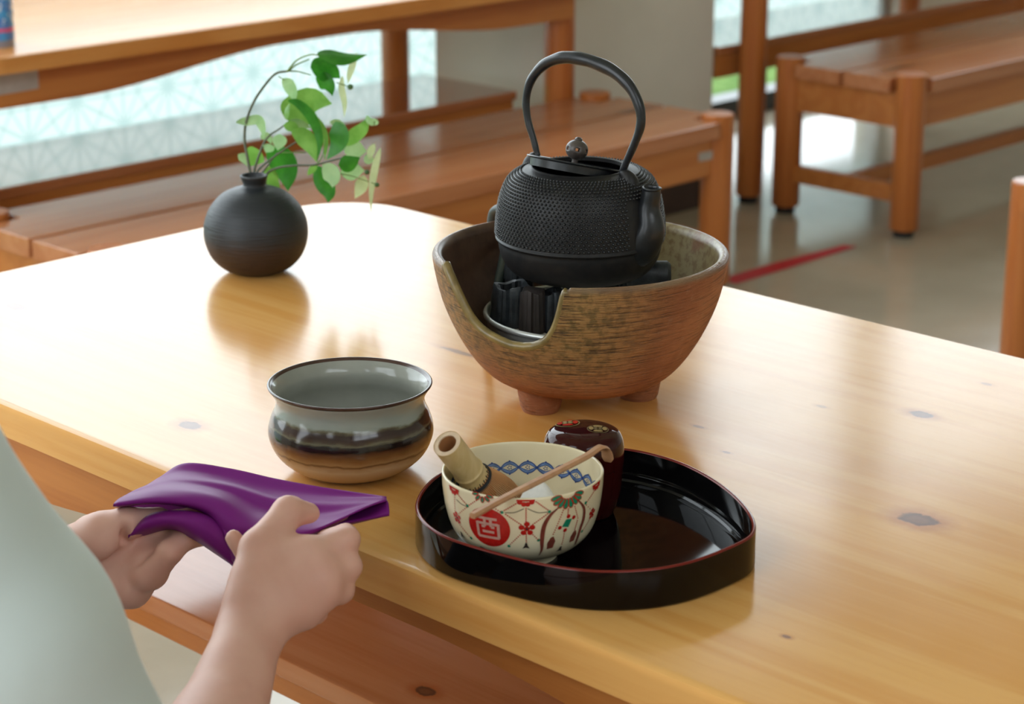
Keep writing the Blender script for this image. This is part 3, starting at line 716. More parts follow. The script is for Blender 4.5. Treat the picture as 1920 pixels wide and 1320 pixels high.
class Marks:
    """flat painted marks laid on the bowl"""
    def __init__(s): s.mb = MB()
    def poly(s, pts, off=.0003, inside=False):
        P = [bpt(a, z, off, inside) for a, z in pts]; c = np.mean(pts, 0); s.mb.add(P+[bpt(c[0], c[1], off, inside)], [[i, (i+1) % len(P), len(P)] for i in range(len(P))])
    def disc(s, a, z, r, off=.0003, n=10, inside=False, sx=1, rings=1):
        R = .056
        if rings == 1: return s.poly([(a+r*sx*math.cos(2*math.pi*k/n)/R, z+r*math.sin(2*math.pi*k/n)) for k in range(n)], off, inside)
        v = [bpt(a, z, off, inside)]; f = []
        for j in range(1, rings+1):
            for k in range(n): q = 2*math.pi*k/n; v.append(bpt(a+r*sx*j/rings*math.cos(q)/R, z+r*j/rings*math.sin(q), off, inside))
        f += [[0, 1+k, 1+(k+1) % n] for k in range(n)]
        for j in range(rings-1): f += [[1+j*n+k, 1+(j+1)*n+k, 1+(j+1)*n+(k+1) % n, 1+j*n+(k+1) % n] for k in range(n)]
        s.mb.add(v, f)
    def stroke(s, pts, w, off=.0003, inside=False, taper=False):
        P = np.array(pts, float); n = max(2, int(len(P))); Q = crom(P, 6) if len(P) > 2 else np.array([P[0]+(P[1]-P[0])*t for t in np.linspace(0, 1, 5)])
        Q = Q*np.array([.056, 1]); T = np.gradient(Q, axis=0); T /= np.linalg.norm(T, axis=1)[:, None]+1e-9; N = np.stack([-T[:, 1], T[:, 0]], 1)
        m = len(Q); ww = np.full(m, w/2) if not taper else w/2*np.sin(np.linspace(.25, math.pi-.15, m))
        v = []
        for q, nn, k in zip(Q, N, ww):
            for sg in (-1, 1): e = q+nn*k*sg; v.append(bpt(e[0]/.056, e[1], off, inside))
        s.mb.add(v, [[2*i, 2*i+1, 2*i+3, 2*i+2] for i in range(m-1)])
    def dots(s, a, b, n, r=.00062): 
        for t in np.linspace(.06, .94, n): s.disc(a[0]+(b[0]-a[0])*t, a[1]+(b[1]-a[1])*t, r, n=5)
    def done(s, name, m, label=None): return s.mb.obj(name, m, bowl, smooth=0, label=label)
def cpx(cx, cy_): return bhit(800+cx/4.713, 790+cy_/4.713)     # from the enlarged view of the bowl
B = lambda x, y: cpx(x, y)
# red disc with its seal character
c = B(545, 940); mk_ = Marks(); mk_.disc(c[0], c[1], .0162, n=40, rings=6); mk_.done('painted_disc', M['p_red'], 'red disc painted on the tea bowl')
g = Marks(); S = .0082
def gs(*p): g.stroke([(c[0]+x*S/.056, c[1]+y*S) for x, y in p], .0021, .0006)
gs((-.85, .95), (.85, .95)); gs((-.28, .95), (-.28, .15)); gs((.28, .95), (.28, .15)); gs((-1.0, .42), (.95, .42)); gs((-1.0, .5), (-1.0, -.95)); gs((.95, .5), (.95, -.95)); gs((-1.05, -.95), (1.0, -.95))
gs((-.55, -.38), (.55, -.38)); gs((-.6, .12), (-.28, .12)); gs((.28, .12), (.6, .12))
g.done('seal_character', M['p_pink'], 'pale seal-script character on the red disc')
red, grn, brn, drk, gry = Marks(), Marks(), Marks(), Marks(), Marks()
def flower(x, y, r):
    q = B(x, y)
    if q is None: return
    for k in range(5): a = math.pi/2+2*math.pi*k/5; red.disc(q[0]+r*1.12*math.cos(a)/.056, q[1]+r*1.12*math.sin(a), r*.60, n=10)
    red.disc(q[0], q[1], r*.6, n=9); drk.disc(q[0], q[1], r*.28, .0006, n=6)
flower(885, 950, .0035); flower(270, 848, .0029); flower(1460, 812, .0026)
for x, y in ((665, 803), (1083, 797), (728, 1101), (988, 1049), (362, 745), (395, 1030), (1402, 720), (1370, 970), (1172, 700)):
    q = B(x, y)
    if q: grn.disc(q[0], q[1], .0013, n=8)
def dl(x0, y0, x1, y1, n):
    a, b = B(x0, y0), B(x1, y1)
    if a and b: red.dots(a, b, n)
dl(680, 790, 810, 715, 8); dl(960, 705, 1075, 785, 8); dl(690, 815, 840, 915, 9); dl(1075, 810, 930, 915, 9); dl(878, 760, 878, 905, 9); dl(880, 995, 880, 1085, 6); dl(845, 985, 735, 1090, 8); dl(920, 985, 985, 1045, 5)
dl(275, 640, 355, 735, 7); dl(375, 740, 445, 695, 5); dl(250, 640, 255, 815, 9); dl(285, 820, 360, 755, 6); dl(280, 890, 385, 1020, 8); dl(590, 760, 655, 800, 4)
dl(1210, 770, 1110, 1010, 12); dl(1250, 770, 1245, 840, 5); dl(1305, 745, 1335, 860, 7); dl(1330, 870, 1305, 960, 6); dl(1220, 950, 1190, 1090, 8); dl(1410, 715, 1490, 590, 8); dl(1405, 735, 1455, 790, 4); dl(1450, 840, 1375, 965, 8)
# half flowers hanging from the rim
for x, y in ((875, 708), (240, 600), (1500, 560)):
    q = B(x, y)
    for dx in (-.0040, -.0013, .0013, .0040): red.disc(q[0]+dx/.056, q[1]-.0006-(.0016 if abs(dx) < .002 else 0), .0019, n=8)
    red.stroke([(q[0]-.0062/.056, q[1]+.0008), (q[0]+.0062/.056, q[1]+.0008)], .0014)
# fan of green petals with red outlines
for (x, y, n, L) in ((1250, 662, 8, .0094), (495, 662, 5, .0056)):
    q = B(x, y)
    for k in range(n):
        a = R_(192+156*k/(n-1)); cx, cz = q[0]+L*math.cos(a)/.056, q[1]+L*.80*math.sin(a)+.002
        w_ = L*.42
        pts = [(cx+(w_*math.cos(t)*math.cos(a)-w_*.48*math.sin(t)*math.sin(a))/.056, cz+w_*math.cos(t)*math.sin(a)+w_*.48*math.sin(t)*math.cos(a)) for t in np.linspace(0, 2*math.pi, 13)[:-1]]
        grn.poly(pts, .0004); red.stroke(pts+[pts[0]], .0006, .0007)
# ribbons
for P, w_ in (([(1165, 760), (1090, 830), (1035, 930), (1018, 1050), (1015, 1130), (990, 1185)], .0032), ([(1330, 690), (1385, 760), (1385, 850), (1350, 960), (1318, 1060), (1310, 1090)], .0030)):
    pts = [B(*p) for p in P]; pts = [p for p in pts if p]
    brn.stroke(pts, w_, .0004, taper=True)
# tassels and small knots
for x, y, s_ in ((1100, 1070, .95), (1295, 1010, .85)):
    q = B(x, y); brn.poly([(q[0]+s_*dx/.056, q[1]+s_*dz) for dx, dz in ((.0012, .0055), (.0032, .001), (.002, -.0055), (-.003, -.006), (-.0035, 0), (-.001, .005))], .0004)
for x, y in ((1175, 1125), (878, 1098), (315, 1000)):
    q = B(x, y); drk.poly([(q[0]+dx/.056, q[1]+dz) for dx, dz in ((.0006, .0026), (.0012, 0), (.0028, -.0026), (0, -.0018), (-.0028, -.0026), (-.0012, 0), (-.0006, .0026))], .0004)
q = B(1238, 900); grn.poly([(q[0]+dx/.056, q[1]+dz) for dx, dz in ((.004, .003), (.0015, -.0035), (-.004, -.002), (-.001, .0035))], .0004)
for dx, dz in ((.0055, .0035), (.0008, .0055), (-.0055, -.0025), (-.0008, -.0055)): red.disc(q[0]+dx/.056, q[1]+dz, .0017, n=7)
for P in ([(690, 805), (775, 805), (860, 770)], [(890, 770), (980, 805), (1065, 800)], [(265, 690), (310, 730), (355, 750)]):
    gry.stroke([B(*p) for p in P], .0008)
q = B(555, 1140)
if q: drk.stroke([(q[0]-.008/.056, q[1]+.002), (q[0], q[1]), (q[0]+.008/.056, q[1]-.0005)], .0012)
red.done('painted_red_flowers', M['p_red']); grn.done('painted_green_petals', M['p_green'])['kind'] = 'stuff'; brn.done('painted_ribbons', M['p_brown']); drk.done('painted_dark_knots', M['p_black']); gry.done('painted_garlands', M['p_grey'])
# blue chain inside the rim
bl, bd = Marks(), Marks(); NCH = 25
for k in range(NCH):
    a0 = 2*math.pi*(k+.2)/NCH; h_ = math.pi/NCH; zc = .0480
    for s in (-1, 1):
        up = [(a0+h_*t, zc+s*.0046*math.cos(t*math.pi/2)**.8) for t in np.linspace(-1, 1, 11)]; lo = [(a0+h_*t*.86, zc+s*.0024*(1-abs(t))) for t in np.linspace(1, -1, 11)]
        v = [bpt(a, z, .0003, True) for a, z in up]+[bpt(a, z, .0003, True) for a, z in lo[::-1]]
        bl.mb.add(v, [[i, i+1, 11+i+1, 11+i] for i in range(10)])
        bd.stroke(up, .0007, .0005, True); bd.stroke([lo[0], lo[5], lo[10]], .0004, .0005, True)
        bd.disc(a0, zc+s*.0050, .0008, .0006, 6, True)
    bd.disc(a0+h_, zc, .0013, .0006, 8, True)
    for q in range(5): bd.disc(a0+.0014*math.cos(q*1.257)/.056, zc+.0012*math.sin(q*1.257), .00055, .0006, 6, True)
bl.done('blue_chain', M['p_blue']); bd.done('blue_chain_outline', M['p_dark'])

# ------------------------------------------------------------------ whisk, scoop, linen
def bamboo():
    t = NT('bamboo'); p = t.objc(); n = t.noise(t.vmath('MULTIPLY', p, (1, 1, .08)), 260, 3)
    t.bsdf(t.mix(t.smooth(n, .3, .7), s2l((210, 184, 134)), s2l((200, 172, 118))), .38, .5); return t.m
M['bamboo'] = bamboo(); M['bamboo_cut'] = plain('bamboo_cut_end', (208, 182, 152), .6, nz=.08, nscale=300); M['bamboo_in'] = plain('bamboo_inside', (176, 122, 76), .6, nz=.1)
M['tine'] = plain('bamboo_tines', (198, 142, 92), .5, nz=.12); M['thread'] = plain('black_thread', (24, 26, 30), .7)
E_ = D(838.5, 832, 1.552); ax = -RGT*.40+np.array([0, 0, 1])*.76-HF*.51; ax /= np.linalg.norm(ax)
WX = np.cross(ax, [0, 0, 1]); WX /= np.linalg.norm(WX); WY = np.cross(ax, WX); WM = np.stack([WX, WY, ax], 1)
whisk = thing('tea_whisk', 'bamboo tea whisk leaning in the painted tea bowl', 'whisk', E_-ax*.105)
whp = crom([(.0108, 0), (.0110, -.0012), (.0110, -.020), (.0112, -.034), (.0122, -.0365), (.0120, -.0385), (.0116, -.041), (.0124, -.049)], 4)
hd = MB().lathe([tuple(q) for q in whp]+[(.010, -.050)], E_, 48, WM).obj('handle', M['bamboo'], whisk, smooth=50)
MB().lathe([(.0108, 0), (.0074, .0002), (.0070, -.0005)], E_, 48, WM).obj('cut_end', M['bamboo_cut'], hd)
MB().lathe([(.0072, .0001), (.0068, -.012), (.0062, -.02), (0, -.021)], E_, 40, WM).obj('hollow', M['bamboo_in'], hd)
m = MB()
for j in range(3): m.lathe([(.0126+.0013*math.cos(q), -.0478-.0013*j+.0010*math.sin(q)) for q in np.linspace(0, 2*math.pi, 7)], E_, 40, WM)
for k in range(36):
    a = 2*math.pi*k/36; z1 = -.0455+(.0015 if k % 2 else 0)
    m.tube([E_+WM @ np.array([.0124*math.cos(a), .0124*math.sin(a), -.0485]), E_+WM @ np.array([.0121*math.cos(a+.06), .0121*math.sin(a+.06), z1])], .00045, 4)
m.obj('binding_thread', M['thread'], whisk)
m = MB()
for k in range(72):
    a = 2*math.pi*k/72; P = []
    for t in np.linspace(0, 1, 7):
        r = .0118+.0105*math.sin(min(1, t*1.15)*math.pi/2)*(1 if t < .86 else 1-.35*(t-.86)/.14); P.append(E_+WM @ np.array([r*math.cos(a), r*math.sin(a), -.046-.050*t]))
    m.tube(P, .00052, 4)
for k in range(36):
    a = 2*math.pi*k/36; P = [E_+WM @ np.array([.0085*(1-.5*t)*math.cos(a), .0085*(1-.5*t)*math.sin(a), -.046-.045*t]) for t in (0, .5, 1)]; m.tube(P, .0006, 4)
tn = m.obj('tines', M['tine'], whisk, smooth=0); tn['kind'] = 'stuff'

M['scoop'] = plain('bamboo_scoop', (186, 138, 100), .45, nz=.12, nscale=90)
RZ = BC[2]+.068
S1, S2 = V(946, 934, RZ+.0026), V(1097, 857, RZ+.0036); se = (S2-S1)/np.linalg.norm(S2-S1); up_ = np.array([0, 0, 1.0])
SP = [S1-se*.0375-up_*.001, S1, S1+(S2-S1)*.5, S2, S2+se*.014+up_*.0014, S2+se*.022+up_*.0012, S2+se*.0275-up_*.0020, S2+se*.0300-up_*.0075, S2+se*.0302-up_*.0130]
Q = crom(SP, 6); T = np.gradient(Q, axis=0); T /= np.linalg.norm(T, axis=1)[:, None]
ww = np.interp(np.linspace(0, 1, len(Q)), [0, .35, .52, .62, .8, .93, 1], [.0030, .0031, .0032, .0040, .0052, .0056, .0034]); thk = np.interp(np.linspace(0, 1, len(Q)), [0, .5, .75, 1], [.0021, .0020, .0014, .0008])
v = []; f = []
for q, t_, k, th in zip(Q, T, ww, thk):
    s_ = np.cross(Q[-1]-Q[0], [0, 0, 1.0]); s_ -= t_*np.dot(s_, t_); s_ /= np.linalg.norm(s_); u_ = np.cross(s_, t_)
    for a, b in ((-1, 0), (-.6, 1), (.6, 1), (1, 0), (.6, -1), (-.6, -1)): v.append(q+s_*k*a+u_*th*b)
for i in range(len(Q)-1):
    for k in range(6): f.append([i*6+k, i*6+(k+1) % 6, (i+1)*6+(k+1) % 6, (i+1)*6+k])
f += [list(range(6))[::-1], [(len(Q)-1)*6+k for k in range(6)]]
tag(mk('tea_scoop', v, f, M['scoop'], loc=Q[len(Q)//2], smooth=50), 'slender bamboo tea scoop lying across the rim of the tea bowl', 'scoop')

M['linen'] = plain('white_linen', (232, 232, 228), .85, .2, nz=.03, nscale=400, bump=.2)
LCc = V(1013, 905, BC[2]+.060)-np.array([0, 0, .036])
bm = bmesh.new(); bmesh.ops.create_grid(bm, x_segments=14, y_segments=10, size=1)
m = MB().bm(bm); v = []
for x, y, z in m.v:
    hh = .020+.010*math.exp(-((x+.35)**2+(y+.1)**2)*2.2)-.022*x*x-.021*y*y+.002*math.sin(5*x+2*y); v.append(LCc+RGT*(x*.019+.003*y)+HF*(y*.013)+np.array([0, 0, hh+.010]))
bk = np.argsort(bi[:, 1])
for i, q in enumerate(v):                                            # keep the cloth inside the bowl
    q = np.array(q); q[2] = max(q[2], BC[2]+.0155); dx = q[:2]-BC[:2]; r = np.hypot(*dx); lim = np.interp(q[2]-BC[2], bi[bk, 1], bi[bk, 0])-.0035
    if r > lim: q[:2] = BC[:2]+dx*lim/r
    v[i] = q
lo = mk('linen_cloth', v, m.f, M['linen'], loc=LCc, smooth=180); sol = lo.modifiers.new('thick', 'SOLIDIFY'); sol.thickness = .003; sb = lo.modifiers.new('sub', 'SUBSURF'); sb.levels = sb.render_levels = 1
tag(lo, 'folded white linen cloth inside the tea bowl under the scoop', 'cloth')

# ------------------------------------------------------------------ tea caddy
M['caddy'] = lacq('dark_red_lacquer', (52, 12, 12), .04)
NC = V(1095, 805, TF+.0690); NC[2] = TF
cad = thing('tea_caddy', 'dark red lacquered tea caddy with gold crests behind the tea bowl', 'caddy', NC)
MB().lathe(crom([(0, 0), (.0210, 0), (.0250, .0035), (.0290, .016), (.0306, .032), (.0308, .0412)], 5), NC, 72).obj('body', M['caddy'], cad, smooth=60)
MB().lathe(crom([(.0308, .0416), (.0316, .0420), (.0317, .050), (.0313, .0570), (.0298, .0632), (.0258, .0680), (.016, .0702), (0, .0708)], 6), NC, 72).obj('lid', M['caddy'], cad, smooth=60)
M['gold'] = plain('gold_maki', (186, 160, 106), .3, .5, .5, nz=.2, nscale=300); M['gold_d'] = plain('dull_gold', (134, 116, 80), .35, .5, .4, nz=.2, nscale=300); M['maki_red'] = plain('vermilion_maki', (186, 34, 24), .2)
capr = crom([(.0308, .0416), (.0316, .0420), (.0317, .050), (.0313, .0570), (.0298, .0632), (.0258, .0680), (.016, .0702), (0, .0708)], 6)
def capz(r): k = np.argsort(capr[14:, 0]); return float(np.interp(r, capr[14:, 0][k], capr[14:, 1][k]))
def capp(x, y, off): return np.array([NC[0], NC[1], NC[2]])+RGT*x+HF*y+np.array([0, 0, capz(math.hypot(x, y))+off])
def blob(mb, cx, cy_, rx, ry, off, n=14, rot=0):
    v = [capp(cx, cy_, off)]
    for k in range(n): a = 2*math.pi*k/n; px, py = rx*math.cos(a), ry*math.sin(a); v.append(capp(cx+px*math.cos(rot)-py*math.sin(rot), cy_+px*math.sin(rot)+py*math.cos(rot), off))
    mb.add(v, [[0, 1+k, 1+(k+1) % n] for k in range(n)])
cr = []
for (x, y) in ((1064, 796), (1121, 808)):
    q = V(x, y, TF+.0690)-NC; cr.append((np.dot(q, RGT), np.dot(q, HF)))
for i, (x, y) in enumerate(cr):
    a, b, d_m = MB(), MB(), MB(); R0 = .0098 if i == 0 else .0086
    blob(a, x, y, R0, R0, .0003, 24); blob(d_m, x, y, R0*.9, R0*.9, .0005, 24)
    for k in range(4): q = math.pi/2*k; blob(b, x+R0*.62*math.cos(q), y+R0*.62*math.sin(q), R0*.22, R0*.44, .0008, 12, q)
    for k in range(4): q = math.pi/2*k+.785; blob(a, x+R0*.30*math.cos(q), y+R0*.30*math.sin(q), R0*.2, R0*.2, .0010, 10)
    a.obj('gold_crest', M['gold'] if i == 0 else M['gold_d'], cad, smooth=0); d_m.obj('crest_ground', M['caddy'], cad, smooth=0); b.obj('crest_petals', M['maki_red'] if i == 0 else M['gold'], cad, smooth=0)

# ------------------------------------------------------------------ vase and branches
def vase_mat():
    t = NT('vase_clay'); p = t.objc(); s = t.sep(p); n = t.noise(p, 60, 5, .6); rg = t.noise(t.vmath('MULTIPLY', p, (.05, .05, 1)), 500, 2)
    col = t.mix(t.smooth(t.math('ADD', s[2], t.math('MULTIPLY', t.math('SUBTRACT', n, .5), .02)), .028, .05), s2l((50, 35, 28)), s2l((31, 35, 39)))  # brown below, blue-grey above: table and sky reflections painted into the clay colour
    t.bsdf(col, .5, .5, 0, t.bump(t.math('ADD', rg, t.math('MULTIPLY', n, .4)), .5, .0016)); return t.m
M['vase'] = vase_mat()
VA = V(484, 519, .70)+HF*.024; VA = np.array([*VA[:2], .70])
VA = VA+RGT*(-.0035)
vase = thing('round_vase', 'round dark grey clay vase holding leafy branches on the table', 'vase', VA)
MB().lathe(crom([(.0240, 0), (.0380, .0060), (.0500, .0180), (.0565, .0330), (.0582, .0470), (.0562, .0610), (.0495, .0755), (.0385, .0875), (.0265, .0940), (.0165, .0965), (.0122, .0995), (.0140, .1055)], 5), VA, 80).obj('body', M['vase'], vase, smooth=60)
MB().lathe([(0, .0005), (.0235, .0005), (.0240, 0)], VA, 40).obj('base', M['vase'], vase)
MB().lathe(crom([(.0138, .1050), (.0152, .1085), (.0150, .1102), (.0128, .1102), (.0108, .1060), (.0095, .0980), (.0090, .06), (0, .06)], 4), VA, 60).obj('neck_lip', M['vase'], vase, smooth=60)
def leaf_mat(name, a, b, tr):
    t = NT(name); n = t.noise(t.objc(), 55, 3)
    col = t.mix(t.smooth(n, .3, .7), s2l(a), s2l(b)); p = t.n('BsdfPrincipled'); t.l(col, p.inputs['Base Color']); p.inputs['Roughness'].default_value = .42
    tl = t.n('BsdfTranslucent'); t.l(col, tl.inputs[0]); mx = t.n('MixShader'); mx.inputs[0].default_value = tr; t.l(p.outputs[0], mx.inputs[1]); t.l(tl.outputs[0], mx.inputs[2]); t.l(mx.outputs[0], t.o.inputs[0]); return t.m
M['leaf_d'] = leaf_mat('leaf_dark', (44, 116, 30), (66, 146, 44), .4); M['leaf_m'] = leaf_mat('leaf_mid', (108, 164, 66), (132, 186, 86), .45)
M['leaf_p'] = leaf_mat('leaf_pale', (152, 194, 134), (172, 208, 152), .45); M['bract'] = leaf_mat('pale_bract', (186, 204, 150), (204, 218, 170), .4)
M['stem'] = plain('branch_bark', (84, 88, 66), .6, nz=.15, nscale=120); M['stem_g'] = plain('green_twig', (112, 140, 74), .5, nz=.12, nscale=120); M['berry'] = plain('green_berry', (62, 96, 48), .4, nz=.15)
C = lambda x, y: (440+x/3.883, 80+y/3.883)
VD = 2.372
def lp(x, y, d=0.0): px, py = C(x, y); return D(px, py, VD+d)
def leaf(parent, P, w, m, roll=0.0, d=None, fold=.25, name='leaf', tipw=.35):
    """P: midrib points in the enlarged view (base..tip), d: depth of each; w: full width in metres; roll turns the blade about its midrib"""
    dd = d if d is not None else [0]*len(P)
    L = crom([lp(x, y, q) for (x, y), q in zip(P, dd)], 5 if len(P) > 2 else 10); n = len(L)
    T = np.gradient(L, axis=0); T /= np.linalg.norm(T, axis=1)[:, None]; v = []; f = []
    for i in range(n):
        t = i/(n-1); s_ = np.cross(T[i], FWD); s_ /= np.linalg.norm(s_); u_ = np.cross(s_, T[i]); c_, sn = math.cos(R_(roll)), math.sin(R_(roll)); s2, u2 = s_*c_+u_*sn, u_*c_-s_*sn
        hw = w/2*max(.02, math.sin(math.pi*min(1, t**.78))**.92)*(1 if t < .8 else 1-(t-.8)*1.2*tipw/.35*.6)
        for a in (-1, -.5, 0, .5, 1): v.append(L[i]+s2*hw*a+u2*(hw*fold*abs(a)-hw*.12*a*a))
    for i in range(n-1):
        for k in range(4): f.append([i*5+k, i*5+k+1, (i+1)*5+k+1, (i+1)*5+k])
    return mk(name, v, f, M[m], parent, smooth=180)
def branch(label, stems):
    p0 = np.array([*VA[:2], VA[2]+.07]); t = thing('leafy_branch', label, 'branch', p0, 'leafy branches in the vase')
    for P, r0, r1, m, d in stems:
        L = crom([lp(x, y, q) for (x, y), q in zip(P, d)], 6); MB().tube(L, np.linspace(r0, r1, len(L)), 7).obj('stem', M[m], t, smooth=180)
    return t
bA = branch('arching branch over the vase with hanging pale bracts', [
    ([(126, 1040), (122, 990), (95, 850), (72, 700), (85, 570), (140, 430), (220, 310), (300, 226), (390, 207)], .0018, .0013, 'stem', [0, 0, 0, 0, 0, 0, .005, .01, .01]),
    ([(390, 207), (450, 160), (545, 120)], .0011, .0007, 'stem_g', [.01, .01, .01]), ([(380, 212), (450, 130), (545, 88), (610, 92)], .0011, .0007, 'stem_g', [.01, .0, -.01, -.01]), ([(390, 207), (460, 210), (555, 236)], .001, .0006, 'stem_g', [.01, .02, .02]), ([(740, 290), (800, 310), (830, 320)], .0006, .0005, 'stem_g', [.03, .03, .03]), ([(320, 245), (345, 262), (365, 275)], .0006, .0005, 'stem_g', [.01, .01, .01])])
leaf(bA, [(600, 92), (700, 96), (820, 105), (965, 88)], .030, 'leaf_d', 48, [-.01, 0, .01, .02])
leaf(bA, [(552, 180), (620, 185), (700, 205), (768, 260)], .032, 'leaf_d', 25, [.01, .015, .02, .02])
leaf(bA, [(590, 258), (640, 275), (685, 320), (712, 388)], .022, 'leaf_d', -30, [.02, .02, .02, .025])
leaf(bA, [(345, 262), (390, 300), (425, 370), (432, 432)], .015, 'leaf_p', 20, [.01, .01, .02, .02])
leaf(bA, [(10, 582), (80, 572), (170, 560), (205, 630), (212, 705)], .013, 'leaf_p', 25, [-.01, 0, 0, .01, .01])
leaf(bA, [(890, 72), (860, 160), (835, 240), (826, 300)], .008, 'bract', 15, [.03]*4, name='bract')
leaf(bA, [(785, 240), (780, 330), (800, 440), (798, 545)], .008, 'bract', 20, [.03]*4, name='bract')
bB = branch('middle upright branch with broad rounded leaves in the vase', [
    ([(145, 1035), (140, 945), (200, 760), (250, 680), (330, 625), (400, 570)], .0017, .0008, 'stem', [.004, .004, .01, .01, .01, .01]), ([(160, 1035), (170, 930), (330, 800), (470, 710)], .0016, .0008, 'stem', [-.004, -.004, -.01, -.02]), ([(340, 800), (520, 800)], .0006, .0005, 'stem_g', [0, 0])])
leaf(bB, [(370, 556), (450, 500), (560, 420), (708, 445)], .044, 'leaf_m', 12, [.01, .02, .03, .03])
leaf(bB, [(385, 420), (460, 440), (545, 520), (600, 630), (620, 740), (598, 868)], .0125, 'leaf_d', 20, [-.01, -.01, -.015, -.02, -.02, -.02])
leaf(bB, [(330, 665), (325, 720), (312, 785)], .017, 'leaf_p', 10, [0, 0, 0])
leaf(bB, [(250, 735), (245, 765), (225, 800)], .015, 'leaf_p', 20, [.01]*3)
leaf(bB, [(190, 700), (215, 680), (245, 690), (270, 740)], .012, 'leaf_p', 30, [.02]*4)
leaf(bB, [(380, 560), (375, 500), (400, 440)], .012, 'leaf_m', 55, [0]*3)
leaf(bB, [(405, 560), (480, 590), (560, 620)], .014, 'leaf_p', 40, [.01]*3)
leaf(bB, [(355, 600), (420, 610), (470, 660)], .015, 'leaf_m', 30, [0]*3)
bC = branch('low branch spreading from the vase with many drooping leaves', [
    ([(220, 1035), (240, 950), (320, 910), (440, 895), (580, 890), (700, 860), (790, 838)], .0016, .0008, 'stem', [0, 0, -.01, -.02, -.02, -.02, -.02]), ([(640, 885), (760, 950), (850, 970), (1030, 1030)], .0008, .0005, 'stem_g', [-.02]*4), ([(600, 885), (640, 820), (660, 700)], .0008, .0005, 'stem_g', [-.02]*3), ([(200, 950), (260, 870), (310, 800)], .001, .0006, 'stem', [0, .01, .02])])
leaf(bC, [(190, 790), (150, 830), (110, 900)], .026, 'leaf_m', 30, [.03]*3)
leaf(bC, [(230, 790), (330, 850), (380, 950), (388, 1082)], .034, 'leaf_d', 15, [.03, .035, .04, .04])
leaf(bC, [(250, 900), (270, 990), (330, 1060)], .020, 'leaf_m', 35, [.03]*3)
leaf(bC, [(25, 812), (70, 840), (100, 905)], .014, 'leaf_p', 40, [.01]*3)
leaf(bC, [(410, 640), (500, 680), (560, 760), (600, 872)], .022, 'leaf_m', 20, [-.02, -.02, -.02, -.02])
leaf(bC, [(590, 530), (640, 620), (665, 720), (655, 860)], .012, 'leaf_m', 50, [-.01]*4)
leaf(bC, [(735, 572), (755, 660), (740, 750), (670, 852)], .024, 'leaf_d', -15, [-.03, -.03, -.025, -.02])
leaf(bC, [(690, 575), (750, 585), (795, 640), (800, 690)], .014, 'leaf_p', 40, [.0]*4)
leaf(bC, [(790, 750), (860, 690), (940, 620), (970, 540)], .018, 'leaf_m', -30, [0, 0, 0, .01])
leaf(bC, [(960, 530), (985, 570), (1030, 580), (990, 605)], .009, 'leaf_p', 20, [0]*4)
leaf(bC, [(800, 800), (860, 780), (960, 790)], .030, 'leaf_p', 10, [.02]*3)
leaf(bC, [(755, 890), (830, 880), (912, 835)], .020, 'leaf_d', -20, [-.03]*3)
leaf(bC, [(770, 950), (860, 935), (945, 930)], .023, 'leaf_p', -25, [0]*3)
leaf(bC, [(600, 895), (640, 990), (685, 1090), (680, 1165)], .022, 'leaf_d', 20, [-.01]*4)
leaf(bC, [(640, 890), (690, 940), (715, 1000), (712, 1055)], .021, 'leaf_p', -15, [-.03]*4)
leaf(bC, [(600, 885), (560, 930), (530, 965)], .008, 'leaf_m', 20, [-.02]*3)
leaf(bC, [(1020, 735), (990, 800), (985, 870)], .009, 'bract', 20, [-.02]*3, name='bract')
leaf(bC, [(1062, 765), (1035, 860), (1010, 980), (995, 1100), (992, 1245)], .009, 'bract', 25, [-.02]*5, name='bract')
leaf(bC, [(940, 965), (920, 1050), (875, 1135)], .015, 'bract', 10, [-.01]*3, name='bract')
leaf(bC, [(950, 820), (985, 850), (1015, 860)], .014, 'leaf_p', 30, [-.02]*3)
def berry(parent, x, y, d, r):
    c = lp(x, y, d); bm = bmesh.new(); bmesh.ops.create_icosphere(bm, subdivisions=2, radius=r)
    m = MB().bm(bm); mk('berry', np.array(m.v)+c, m.f, M['berry'], parent, smooth=180)
berry(bA, 842, 322, .03, .0035); berry(bC, 963, 943, -.03, .0030); berry(bC, 1036, 1035, -.02, .0028)

# ------------------------------------------------------------------ bottle on the far table
bt = V(-6, 85, .70); bt = np.array([bt[0], bt[1], .70])
M['bot'] = plain('grey_plastic', (150, 146, 156), .3, nz=.05); M['bot_l'] = None
def bot_mat():
    t = NT('blue_label'); s = t.sep(t.objc()); n = t.noise(t.objc(), 45, 4)
    z = t.math('ADD', s[2], t.math('MULTIPLY', t.math('SUBTRACT', n, .5), .006))
    st = t.math('MULTIPLY', t.smooth(z, .027, .028), t.smooth(z, .035, .034))
    sq = t.math('MULTIPLY', t.smooth(t.noise(t.objc(), 95, 2), .55, .6), t.smooth(s[2], .038, .045))
    col = t.mix(sq, t.mix(t.smooth(n, .4, .6), s2l((70, 160, 220)), s2l((84, 132, 205))), s2l((210, 226, 240))); col = t.mix(st, col, s2l((226, 92, 136)))
    t.bsdf(col, .3, .5); return t.m
M['bot_l'] = bot_mat()
bot = thing('plastic_bottle', 'plastic bottle with a blue label on the far table corner', 'bottle', bt)
MB().lathe(crom([(0, 0), (.030, 0), (.0325, .004), (.0325, .10), (.031, .115), (.018, .135), (.012, .140), (.012, .155), (0, .156)], 3), bt, 36).obj('body', M['bot'], bot)
MB().lathe([(.0326, .012), (.0331, .0125), (.0331, .095), (.0326, .0955)], bt, 36).obj('label', M['bot_l'], bot, label='blue label with a pink stripe')
MB().lathe([(.0125, .140), (.015, .141), (.015, .165), (.013, .168), (0, .168)], bt, 24).obj('cap', M['label'], bot)
